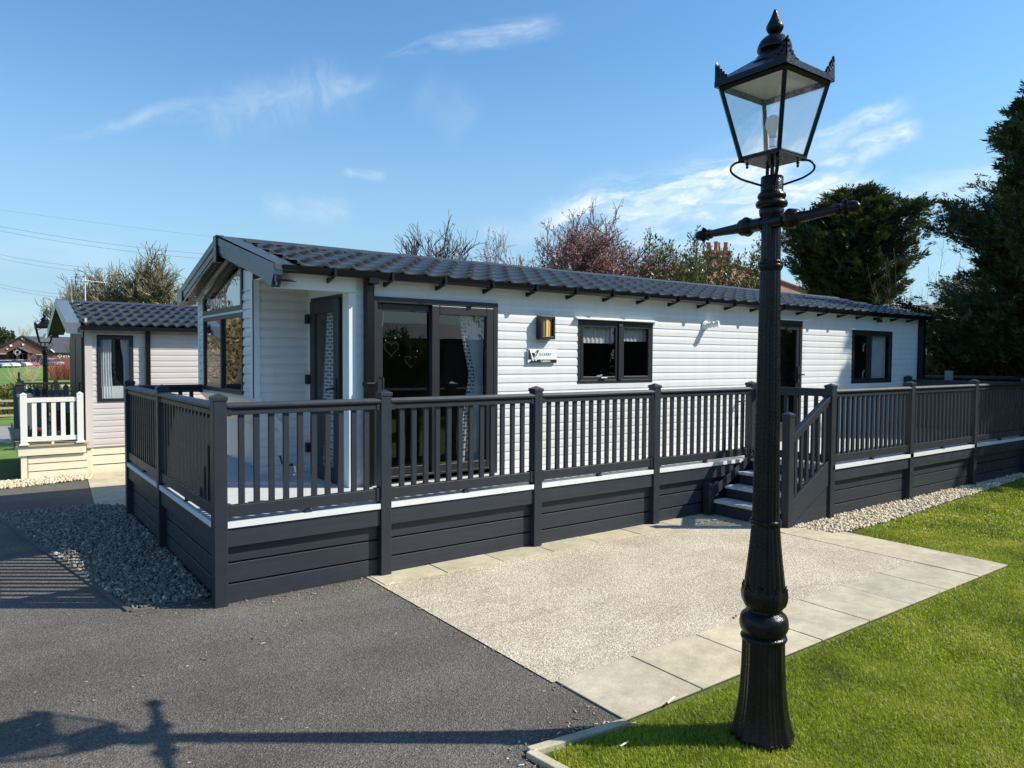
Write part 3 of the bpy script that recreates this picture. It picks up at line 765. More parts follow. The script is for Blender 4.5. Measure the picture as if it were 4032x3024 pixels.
# sloping underside and lower front of the bay
def under(t0): return (gx+t0*(1.03-gx), 1.345+t0*(1.035-1.345))
s_ = MB(); n = 5
for i in range(n):
    (xa, za), (xb, zb) = under(i/n), under((i+1)/n)
    s_.add([(xa-.004,1.72,za),(xa-.004,3.79,za),(xb-.010,3.79,zb),(xb-.010,1.72,zb)], [(0,1,2,3)])
    s_.add([(xb-.010,1.72,zb),(xb-.010,3.79,zb),(xb-.004,3.79,zb),(xb-.004,1.72,zb)], [(0,1,2,3)])
for i in range(5):
    za = 1.035-i*.0885; s_.add([(1.03,1.72,za),(1.03,3.79,za),(1.018,3.79,za-.085),(1.018,1.72,za-.085)], [(0,1,2,3)])
    s_.add([(1.018,1.72,za-.085),(1.018,3.79,za-.085),(1.03,3.79,za-.0885),(1.03,1.72,za-.0885)], [(0,1,2,3)])
s_.build('bay_underside', M['siding'], lodge)
tr_ = MB()
tr_.box(gx-.012, gx+.055, 1.705, 1.72, 1.36, 2.47); tr_.box(gx-.014, gx-.001, 1.705, 1.775, 1.345, 2.50)
tr_.prism([(gx-.012,1.36),(gx+.055,1.36),(1.075,1.055),(1.075,.592),(1.015,.592),(1.015,1.02),(gx-.012,1.335)], 'y', 1.700, 1.7195)
tr_.build('corner_trim', M['trimwhite'], lodge); tr_ = MB()
tr_.box(gx-.014, gx-.001, 3.72, 3.79, 1.345, 2.44); tr_.build('corner_trim', M['trimwhite'], lodge)
# recess return with door, ceiling and beam
dw = MB(); dw.box(1.30,1.32,.80,.885,.59,2.47); dw.box(1.30,1.32,1.655,1.735,.59,2.47); dw.box(1.30,1.32,.885,1.655,2.325,2.47)
dw.build('porch_wall', M['trimwhite'], lodge)
pw = MB(); pw.box(.77,1.42,.80,1.74,2.470,2.480); pw.build('porch_ceiling', M['trimwhite'], lodge)
pb = MB(); pb.box(.655,1.372,.750,.790,2.325,2.468); pb.build('porch_beam', M['trimwhite'], lodge, bevel=.003)
pp = MB(); pp.box(1.30,1.372,.752,.80,.592,2.324); pp.build('porch_post', M['trimwhite'], lodge, bevel=.004)
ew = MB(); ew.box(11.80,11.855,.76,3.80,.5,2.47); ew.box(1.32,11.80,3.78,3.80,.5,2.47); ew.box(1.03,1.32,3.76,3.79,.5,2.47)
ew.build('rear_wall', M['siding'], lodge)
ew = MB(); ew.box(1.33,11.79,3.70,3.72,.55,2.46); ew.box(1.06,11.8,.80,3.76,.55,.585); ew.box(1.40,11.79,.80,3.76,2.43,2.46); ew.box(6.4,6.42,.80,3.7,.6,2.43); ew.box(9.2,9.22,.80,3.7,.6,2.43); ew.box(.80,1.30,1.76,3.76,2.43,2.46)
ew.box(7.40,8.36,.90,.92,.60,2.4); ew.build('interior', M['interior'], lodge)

# roof: pressed sheet that imitates pantiles
RY, RZ, EY, EZ = 2.335, 2.925, .60, 2.490
def tile_roof(name, x0, x1, ey, ez, ry, rz, parent, pitch_n, roll=.238, mat=None):
    s_ = MB(); dirv = Vector((0, ry-ey, rz-ez)); L = dirv.length; dirv.normalize(); nrm = Vector((0, -dirv.z, dirv.y))
    if nrm.z < 0: nrm = -nrm
    nx = int((x1-x0)/roll*10); xs_ = [x0+(x1-x0)*i/nx for i in range(nx+1)]
    def wave(x):
        p = ((x/roll) % 1.0)
        return .029*(math.exp(-((p-.30)/.15)**2)) - .010*math.sin(math.pi*max(0, (p-.45)/.55)) if p > .0 else 0
    rows = []
    c = L/pitch_n
    for k_ in range(pitch_n):
        for s0, lift in ((0, .028), (.03, .033), (.5, .016), (.97, .002), (1.0, .000)):
            q = (k_+s0)*c
            rows.append([tuple(Vector((x, ey, ez))+dirv*(q-.012*math.sin(2*math.pi*(x/roll-.05))*(1 if s0 < .5 else 1))+nrm*(lift+wave(x))) for x in xs_])
        rows.append([tuple(Vector(p)-nrm*.006) for p in rows[-1]])
    # front lip
    lip = [tuple(Vector(p)-nrm*.022) for p in rows[0]]
    s_.strip([lip]+rows)
    o = s_.build(name, mat or M['tile'], parent, smooth=True, auto=35)
    return o
tile_roof('tiled_roof', .775, 11.93, EY, EZ, RY, RZ-.02, lodge, 5)
f_ = MB(); f_.add([(.775,4.07,2.49),(11.93,4.07,2.49),(11.93,RY,RZ),(.775,RY,RZ)], [(0,1,2,3)]); f_.build('rear_roof', M['tile'], lodge)
f_ = MB()
for y, z in ((2.41,RZ+.0),):
    pass
f_.strip([[(x, 2.335+dy, RZ+dz) for dy, dz in ((-.095,-.020),(-.055,.018),(0,.032),(.055,.018),(.095,-.020))] for x in (.60,2.2,3.8,5.4,7,8.6,10.2,11.95)])
f_.build('ridge_cap', M['tile'], lodge, smooth=True)
def roofz(y): return EZ + (RZ-EZ)*(1-abs(y-RY)/(RY-EY))
# verge strip beside the tiles
f_ = MB()
f_.strip([[(.60,EY-.005,EZ+.022),(.60,RY-.06,RZ+.020)],[(.775,EY-.005,EZ+.022),(.775,RY-.06,RZ+.020)],[(.79,EY-.005,EZ+.012),(.79,RY-.06,RZ+.008)]])
f_.strip([[(.60,4.07,EZ+.022),(.60,RY+.06,RZ+.020)],[(.79,4.07,EZ+.022),(.79,RY+.06,RZ+.020)]])
f_.strip([[(.775,EY-.005,EZ+.022),(.60,EY-.005,EZ+.022)],[(.775,EY-.008,EZ-.03),(.60,EY-.008,EZ-.03)]])
f_.build('verge_strip', M['tile'], lodge)
for sgn in (-1, 1):   # bargeboards: two stepped layers and a boxed foot
    e = RY+sgn*(RY-EY)
    b1 = MB()
    for x0, x1, t0, t1 in ((.588,.604,-.018,.056),(.596,.610,.0565,.128),(.604,.618,.1285,.158)):
        b1.add([(x,y,roofz(y)-tt) for x in (x0,x1) for y,tt in ((e,t0),(RY,t0),(RY,t1),(e,t1))], [(0,1,2,3),(7,6,5,4),(0,4,5,1),(1,5,6,2),(2,6,7,3),(3,7,4,0)])
    b1.build('bargeboard', M['barge'], lodge)
    bf = MB(); ye = e-sgn*.0; bf.T = None
    yi = e-sgn*.24
    pl = [(e+sgn*.004,EZ+.018),(e+sgn*.004,EZ-.070),(e-sgn*.06,EZ-.166),(yi,roofz(yi)-.157),(yi,roofz(yi)-.03)]
    bf.prism(pl, 'x', .585, .660); bf.build('bargeboard_foot', M['barge'], lodge)
ap = MB(); ap.box(.575,.66,RY-.055,RY+.055,RZ-.235,RZ+.030); ap.build('apex_block', M['gutter'], lodge, bevel=.008)
# boarded soffit behind the bargeboards
so = MB()
for sgn in (-1, 1):
    ea = RY+sgn*(RY-EY-.02); n = 22
    for i in range(n):
        y0 = RY+sgn*(RY-EY-.02)*i/n; y1 = RY+sgn*(RY-EY-.02)*(i+.93)/n; y2 = RY+sgn*(RY-EY-.02)*(i+1)/n
        so.add([(.61,y0,roofz(y0)-.125),(gx+.02,y0,roofz(y0)-.125),(gx+.02,y1,roofz(y1)-.125),(.61,y1,roofz(y1)-.125)], [(0,1,2,3)])
        so.add([(.61,y1,roofz(y1)-.125),(gx+.02,y1,roofz(y1)-.125),(gx+.02,y2,roofz(y2)-.118),(.61,y2,roofz(y2)-.118)], [(0,1,2,3)])
so.add([(.61,.62,2.325),(.77,.62,2.325),(.77,1.72,2.60),(.61,1.72,2.60)], []) 
so.build('soffit', M['soffit'], lodge)
sf = MB(); sf.box(1.372, 11.9, .66, .766, 2.462, 2.470); sf.box(.66, 1.372, .66, .749, 2.462, 2.469); sf.build('eaves_soffit', M['trimwhite'], lodge)
gs = MB()
for sgn in (-1, 1):
    for t0, t1, x0, x1 in ((.128,.175,gx-.035,gx-.006),):
        e = RY+sgn*1.42
        gs.add([(x,y,roofz(y)-tt) for x in (x0,x1) for y,tt in ((e,t0),(RY,t0),(RY,t1),(e,t1))], [(0,1,2,3),(7,6,5,4),(0,4,5,1),(1,5,6,2),(2,6,7,3),(3,7,4,0)])
gs.build('gable_slope_trim', M['trimwhite'], lodge)

# gutter, brackets, downpipes
gu = MB(); gp = [(.628,2.500),(.634,2.462),(.655,2.440),(.705,2.440),(.722,2.462),(.724,2.500),(.716,2.500),(.712,2.466),(.700,2.450),(.660,2.450),(.644,2.466),(.637,2.500)]
gu.prism([(y-.045, z+.004) for y, z in gp], 'x', .662, 11.97); gut = gu.build('gutter', M['gutter'], lodge, smooth=False)
x = 1.105
while x < 11.9:
    b1 = MB(); b1.box(x-.012,x+.012,.574,.60,2.440,2.512); b1.prism([(.590,2.436),(.766,2.436),(.766,2.405),(.75,2.392)], 'x', x-.010, x+.010)
    b1.box(x-.022,x+.022,.576,.684,2.440,2.445)
    b1.build('gutter_bracket', M['gutter'], gut); x += .5425
dp = MB(); dp.box(1.438,1.512,.675,.752,.600,2.44); dp.box(1.425,1.525,.60,.70,2.40,2.5); dp.box(1.432,1.518,.67,.766,1.50,1.53)
dp.build('downpipe', M['gutter'], lodge, bevel=.006)
dp = MB(); dp.box(11.82,11.93,.665,.752,.600,2.45); dp.build('downpipe', M['gutter'], lodge, bevel=.006)

# windows and doors -------------------------------------------------
def frame_parts(mb, u0, u1, z0, z1, w_, dep, o0=0):
    mb.box(u0, u0+w_, o0, o0+dep, z0, z1); mb.box(u1-w_, u1, o0, o0+dep, z0, z1)
    mb.box(u0+w_, u1-w_, o0, o0+dep, z0, z0+w_); mb.box(u0+w_, u1-w_, o0, o0+dep, z1-w_, z1)
def lites(parent, mapf, rects, mat):
    for u0, u1, z0, z1, o_ in rects:
        p = MB(); p.T = mapf; p.add([(u0,o_,z0),(u1,o_,z0),(u1,o_,z1),(u0,o_,z1)], [(0,1,2,3)]); p.build('pane', mat, parent)
mapn = lambda p: (p[0], YH-p[1], p[2])
# double window, hood above
def window2(u0, u1, z0, z1, um, name='window', hood=True):
    f = MB(); f.T = mapn
    frame_parts(f, u0, u1, z0, z1, .040, .030, -.02); f.box(um-.030, um+.030, -.02, .028, z0+.04, z1-.04)
    o = f.build(name, M['anthdark'], lodge, bevel=.003)
    for a, b_ in ((u0+.042, um-.031), (um+.031, u1-.042)):
        g2 = MB(); g2.T = mapn; frame_parts(g2, a, b_, z0+.042, z1-.042, .036, .022, -.01); g2.build('sash', M['anthdark'], o, bevel=.004)
    lites(o, mapn, [(u0+.07, um-.06, z0+.07, z1-.07, -.004), (um+.06, u1-.07, z0+.07, z1-.07, -.004)], M['glass'])
    if hood:
        h = MB(); h.T = mapn; h.prism([(u0-.03,0),(u1+.03,0)], 'x', 0, 0) if False else None
        h.add([(u0-.045,.0,z1+.035),(u1+.045,.0,z1+.035),(u1+.045,.0,z1+.003),(u0-.045,0,z1+.003),(u0-.045,.055,z1+.012),(u1+.045,.055,z1+.012),(u1+.045,.055,z1+.003),(u0-.045,.055,z1+.003)],
              [(0,1,5,4),(4,5,6,7),(7,6,2,3),(0,4,7,3),(1,2,6,5)])
        h.build('hood', M['trimwhite'], o)
    return o
w1 = window2(3.995, 5.187, 1.475, 2.185, 4.635)
w3 = window2(9.69, 10.95, 1.385, 2.225, 10.22)
hd = MB(); hd.box(4.33,4.42,.735,.745,1.535,1.545); hd.prism([(4.31,1.545),(4.40,1.56),(4.41,1.575),(4.32,1.562)], 'y', .80, .81); hd.prism([(4.36,1.53),(4.46,1.535),(4.46,1.548),(4.35,1.545)], 'y', .80, .81)
hd.build('window_handle', M['white_plastic'], w1)
for z in (1.53, 1.96):
    hd = MB(); hd.tube([(10.10,.80,z-.07),(10.10,.80,z+.02),(10.13,.80,z+.05),(10.16,.80,z+.05)], .010, 6); hd.build('window_handle', M['white_plastic'], w3)
# sliding door
sdn = MB(); sdn.T = mapn
frame_parts(sdn, 1.512, 2.893, .592, 2.305, .055, .055, -.01); sdn.box(1.57, 2.84, -.0, .045, .60, .665)
sdo = sdn.build('sliding_door', M['anthdark'], lodge, bevel=.006)
f = MB(); f.T = mapn; frame_parts(f, 1.567, 2.20, .665, 2.25, .070, .022, -.02); f.build('door_leaf', M['anthdark'], sdo, bevel=.004)
f = MB(); f.T = mapn; frame_parts(f, 2.128, 2.838, .650, 2.25, .085, .040, .004); f.build('door_leaf', M['anthdark'], sdo, bevel=.006)
lites(sdo, mapn, [(1.63, 2.14, .73, 2.185, -.01), (2.21, 2.76, .73, 2.17, .02)], M['glass'])
f = MB(); f.tube([(1.60,YH-.02,1.43),(1.60,YH-.08,1.43),(1.60,YH-.08,1.57),(1.60,YH-.02,1.57)], .011, 8); f.build('handle', M['rubber'], sdo)
# back door
f = MB(); f.T = mapn; frame_parts(f, 7.46, 8.31, .592, 2.31, .055, .03, -.01); f.box(7.515, 8.255, -.01, .012, .60, .78); bd = f.build('back_door', M['anthdark'], lodge, bevel=.003)
f = MB(); f.T = mapn; frame_parts(f, 7.52, 8.25, .785, 2.25, .07, .02, -.01); f.build('door_leaf', M['anthdark'], bd, bevel=.003)
lites(bd, mapn, [(7.58, 8.19, .85, 2.19, -.004)], M['glassg'])
f = MB(); f.box(8.195,8.225,.735,.752,1.42,1.66); f.box(8.21,8.31,.70,.715,1.53,1.55); f.box(8.205,8.22,.70,.74,1.53,1.55); f.build('handle', M['rubber'], bd)
f = MB(); f.T = mapn; f.add([(7.41,0,2.345),(8.36,0,2.345),(8.36,.055,2.325),(7.41,.055,2.325),(7.41,0,2.312),(8.36,0,2.312),(8.36,.055,2.312),(7.41,.055,2.312)], [(0,1,2,3),(3,2,6,7),(7,6,5,4),(0,3,7,4),(1,5,6,2)]); f.build('hood', M['trimwhite'], bd)
# porch door (faces along -x)
mapd = lambda p: (1.30-p[1], p[0], p[2])
f = MB(); f.T = mapd; frame_parts(f, .885, 1.655, .592, 2.325, .030, .012, -.01); pd_ = f.build('porch_door', M['anthdark'], lodge, bevel=.003)
f = MB(); f.T = mapd; frame_parts(f, .92, 1.62, .60, 2.29, .125, .030, -.004); f.build('door_leaf', M['anthdark'], pd_, bevel=.006)
lites(pd_, mapd, [(1.04, 1.50, .72, 2.18, .012)], glass('porch_glass', .75, .6, 0, .02))
f = MB(); f.T = mapd
for z in (.86, 1.53, 2.12): f.box(1.635, 1.70, .013, .045, z-.04, z+.05)
f.build('hinge', M['rubber'], pd_)
f = MB(); f.T = mapd; f.box(.955,.985,.027,.035,1.30,1.56); f.tube([(.97,.035,1.47),(.97,.075,1.47),(1.09,.075,1.455)], .011, 6); f.build('handle', M['rubber'], pd_)
# gable glazing
mapg = lambda p: (gx-p[1], p[0], p[2])
f = MB(); f.T = mapg
frame_parts(f, 2.02, 3.53, 1.375, 2.190, .045, .030, -.01); f.box(2.745, 2.795, -.01, .025, 1.42, 2.145)
gw = f.build('gable_window', M['anthdark'], lodge, bevel=.003)
lites(gw, mapg, [(2.065,2.745,1.42,2.145,.0),(2.795,3.485,1.42,2.145,.0)], M['glassg'])
f = MB()
poly = [(3.53,2.215),(3.53,2.40),(RY,roofz(RY)-.18),(2.02,roofz(2.02)-.18),(2.02,2.215)]
cx_ = 2.75; cz_ = 2.33
inner = [(3.475,2.262),(3.475,2.375),(RY+.01,roofz(RY)-.235),(2.07,roofz(2.02)-.225),(2.07,2.262)]
for i in range(5):
    a, b_, c, e = poly[i], poly[(i+1)%5], inner[(i+1)%5], inner[i]
    f.prism([a, b_, c, e], 'x', gx-.022, gx+.01)
tw = f.build('apex_window', M['anthdark'], lodge)
p = MB(); p.add([(gx-.003,y,z) for y,z in inner], [(0,1,2,3,4)]); p.build('pane', M['glassg'], tw)
f = MB(); f.box(gx-.012,gx-.002,2.02,3.53,2.190,2.215); f.build('window_trim', M['trimwhite'], lodge)
# small latch by the bay
f = MB(); f.tube([(1.0,1.69,.80),(1.02,1.685,.72),(1.10,1.68,.70)], .008, 6); f.lathe([(.014,0),(.014,.02)], (1.10,1.67,.705), 10, (1,-.4,0)); f.build('stay_latch', M['rubber'], lodge)

# ---- curtains, blinds: hang inside
def cloth(name, label, edges, y, mat, waves, amp=.018, group=None, nz=24, bars=None, uvs=(16,40)):
    """edges: list of (z, u_left, u_right); y: depth; plain hanging cloth with folds"""
    mb = MB(); rows = []; uv = []
    zs = np.linspace(edges[0][0], edges[-1][0], nz); ez = [e[0] for e in edges][::-1]
    nu = waves*6
    for z in zs:
        a = np.interp(z, ez, [e[1] for e in edges][::-1]); b_ = np.interp(z, ez, [e[2] for e in edges][::-1])
        rows.append([(a+(b_-a)*i/nu, y+amp*math.sin(2*math.pi*waves*i/nu+.5*math.sin(z*3)), z) for i in range(nu+1)])
    mb.strip(rows); o = mb.build(name, mat, None, smooth=True)
    ul = o.data.uv_layers.new(name='UVMap'); nn = nu+1
    for li, l in enumerate(o.data.loops):
        r0, c0 = divmod(l.vertex_index, nn); ul.data[li].uv = (c0/nu*uvs[0], zs[r0]*uvs[1])
    return tag(o, label, 'curtain', group)
cloth('curtain', 'white curtain tied back at the right side of the sliding door', [(2.22,2.56,2.80),(1.95,2.60,2.80),(1.60,2.67,2.79),(1.2,2.62,2.80),(.68,2.60,2.80)], .86, M['curtain'], 7)
cloth('curtain_border', 'grey patterned border strip of the tied back curtain in the sliding door', [(2.22,2.50,2.56),(1.95,2.54,2.60),(1.60,2.62,2.69),(1.2,2.56,2.66),(.68,2.50,2.66)], .85, M['patterned'], 2, .008, uvs=(1.3,14))
cloth('curtain', 'narrow white curtain edge at the top left of the sliding door', [(2.22,1.60,1.70),(1.9,1.60,1.66),(1.6,1.60,1.61)], .86, M['curtain'], 3)
cloth('blind', 'white pleated blind behind the left pane of the double window', [(2.15,4.03,4.61),(2.03,4.03,4.61),(2.0,4.03,4.61),(1.93,4.03,4.61)], .84, M['curtain'], 9, .006)
cloth('blind', 'white pleated blind behind the right pane of the double window', [(2.15,4.66,5.16),(2.03,4.66,5.16),(2.0,4.66,5.16),(1.96,4.66,5.16)], .84, M['curtain'], 8, .006)
cloth('curtain', 'white curtain drawn to the right in the bedroom window at the far end', [(2.2,10.48,10.90),(1.8,10.40,10.90),(1.4,10.28,10.90)], .86, M['curtain'], 7)
cloth('curtain', 'thin white curtain at the left edge of the bedroom window at the far end', [(2.2,9.72,9.84),(1.95,9.72,9.90),(1.7,9.72,9.83),(1.4,9.72,9.76)], .86, M['curtain'], 3)
c = cloth('curtain', 'patterned white and grey curtain behind the glass of the porch door', [(2.22,1.02,1.34),(1.75,1.02,1.40),(1.30,1.03,1.46),(1.2,1.03,1.40),(.66,1.02,1.48)], 0, M['patterned'], 4, .010, uvs=(6,15))
for v in c.data.vertices: v.co = Vector((1.345+v.co.y, v.co.x, v.co.z))
# lampshade seen dimly inside the double window
t_ = thing('table_lamp', 'dim cream table lamp standing inside behind the double window', 'lamp', (4.28,1.35,1.35))
mb = MB(); mb.lathe([(.15,1.62),(.095,1.86),(.093,1.86),(.148,1.62)], (4.28,1.35,0), 24); mb.build('lamp_shade', M['curtain'], t_, smooth=True, auto=40)
mb = MB(); mb.lathe([(.06,1.35),(.05,1.37),(.02,1.42),(.03,1.5),(.012,1.6),(.012,1.66)], (4.28,1.35,0), 16); mb.build('lamp_base', M['brass'], t_, smooth=True)
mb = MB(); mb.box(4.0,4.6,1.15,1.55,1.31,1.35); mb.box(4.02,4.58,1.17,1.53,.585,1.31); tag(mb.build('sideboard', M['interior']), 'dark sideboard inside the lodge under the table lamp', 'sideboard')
# heart ornaments hanging in the sliding door
def heart(x, z, s_, label):
    pts = []
    for i in range(33):
        a = 2*math.pi*i/32
        pts.append((x+s_*16*math.sin(a)**3/16, .84, z+s_*(13*math.cos(a)-5*math.cos(2*a)-2*math.cos(3*a)-math.cos(4*a))/16))
    mb = MB(); mb.tube(pts, .0028, 6, cap=False); mb.tube([(x,.84,z+s_*.3),(x,.84,2.2)], .0008, 4)
    tag(mb.build('heart_ornament', M['wire']), label, 'ornament', 'wire hearts hanging in the sliding door')
heart(1.76, 1.84, .075, 'larger wire heart hanging inside the left pane of the sliding door')
heart(1.96, 1.72, .06, 'smaller wire heart hanging lower and right of the larger one in the sliding door')

# wall lamp, name plate, flue, vent, tap
wl = thing('wall_lamp', 'square black wall lamp with cream lens above the name plate', 'wall lamp', (3.50,YH,1.96))
mb = MB(); mb.box(3.405,3.600,.742,.758,1.955,2.200); mb.box(3.405,3.430,.675,.742,1.955,2.200); mb.box(3.575,3.600,.675,.742,1.955,2.200)
mb.box(3.4305,3.5745,.675,.742,1.955,1.985); mb.box(3.4305,3.5745,.675,.742,2.170,2.200)
mb.box(3.460,3.470,.671,.680,1.986,2.169); mb.box(3.538,3.548,.671,.680,1.986,2.169); mb.build('lamp_housing', M['anthdark'], wl, bevel=.003)
mb = MB(); mb.strip([[(3.503+.072*math.sin(a), .742-.055*math.cos(a), z) for a in np.linspace(-1.5,1.5,15)] for z in (1.986, 2.169)]); mb.build('lens', M['brass'], wl, smooth=True)
M['plate'] = plain('white_plate', (.84,.85,.85), .3, .02)
sg = thing('name_plate', 'white and black lettered name plate fixed below the wall lamp', 'name plate', (3.48,YH,1.70))
mb = MB(); mb.prism([(3.285,1.712),(3.293,1.704),(3.667,1.704),(3.675,1.712),(3.675,1.846),(3.667,1.854),(3.293,1.854),(3.285,1.846)], 'y', .738, .744)
for x in (3.32,3.64): mb.box(x-.01,x+.01,.744,.758,1.76,1.80)
mb.build('plate', M['plate'], sg)
M['ink'] = plain('black_ink', (.012,.012,.012), .4, .05); M['greyink'] = plain('grey_ink', (.12,.12,.12), .4, .05)
def wedge(name, polys, mat, y=.7365, d_=.001):
    mb = MB()
    for pl in polys: mb.prism(pl, 'y', y-d_, y)
    mb.build(name, mat, sg)
wedge('black_field', [[(3.289,1.708),(3.671,1.708),(3.671,1.742),(3.425,1.742),(3.340,1.742)],[(3.289,1.7421),(3.345,1.7421),(3.300,1.846),(3.289,1.846)]], M['ink'])
wedge('logo', [[(3.345,1.726),(3.357,1.726),(3.366,1.752),(3.374,1.752),(3.383,1.726),(3.395,1.726),(3.408,1.765),(3.398,1.765),(3.389,1.742),(3.380,1.770),(3.360,1.770),(3.351,1.742),(3.338,1.770),(3.326,1.770)]], M['trimwhite'], .7352)
wedge('logo', [[(3.333,1.812),(3.348,1.812),(3.374,1.772),(3.366,1.758)],[(3.353,1.812),(3.367,1.812),(3.380,1.790),(3.373,1.780)],[(3.374,1.758),(3.390,1.775),(3.434,1.840),(3.418,1.840)],[(3.380,1.812),(3.391,1.812),(3.414,1.840),(3.402,1.840)]], M['ink'], .7350)
def text(body, x, z, size, mat, sx=1, space=1, y=.7345, parent=sg, bold=0, name='lettering', rot=(R(90),0,0)):
    cu = bpy.data.curves.new(name, 'FONT'); cu.body = body; cu.size = size; cu.extrude = .0006; cu.space_character = space; cu.offset = bold
    cu.materials.append(mat); o = bpy.data.objects.new(name, cu); COL.objects.link(o)
    bpy.context.view_layer.update()
    me = bpy.data.meshes.new_from_object(o.evaluated_get(bpy.context.evaluated_depsgraph_get())); bpy.data.objects.remove(o)
    o = bpy.data.objects.new(name, me); COL.objects.link(o)
    o.location = (x, y, z); o.rotation_euler = rot; o.scale.x = sx; adopt(o, parent); return o
text('ILLERBY', 3.432, 1.786, .036, M['greyink'], .95, 1.45)
text('Castleton', 3.452, 1.716, .034, M['trimwhite'], 1.0, 1.0, bold=.0006)
fl = thing('boiler_flue', 'white round boiler flue sticking out of the lodge wall right of the double window', 'flue', (6.16,YH,2.19))
mb = MB(); mb.lathe([(.060,0),(.060,.014),(.045,.022),(.042,.03)], (6.14,.758,2.185), 24, (0,-1,0)); mb.build('wall_plate', M['white_plastic'], fl, smooth=True, auto=40)
mb = MB(); mb.lathe([(.040,0),(.040,.05),(.036,.055),(.036,.075),(.040,.08),(.040,.10),(.034,.105),(.034,.125),(.04,.13),(.04,.16)], (6.15,.745,2.185), 20, (.45,-1,0.12)); mb.build('outlet', M['white_plastic'], fl, smooth=True, auto=40)
mb = MB(); mb.box(10.42,10.56,.735,.757,2.375,2.420); mb.box(10.415,10.565,.730,.735,2.372,2.378); tag(mb.build('wall_vent', M['rubber']), 'small black vent under the eaves at the far end of the lodge', 'vent')
mb = MB(); mb.box(6.83,6.85,.66,.757,1.185,1.205); mb.box(6.80,6.90,.655,.675,1.198,1.210); mb.box(6.83,6.85,.66,.68,1.15,1.19); tag(mb.build('outside_tap', M['rubber']), 'small black outside tap on the white wall behind the railing', 'tap')
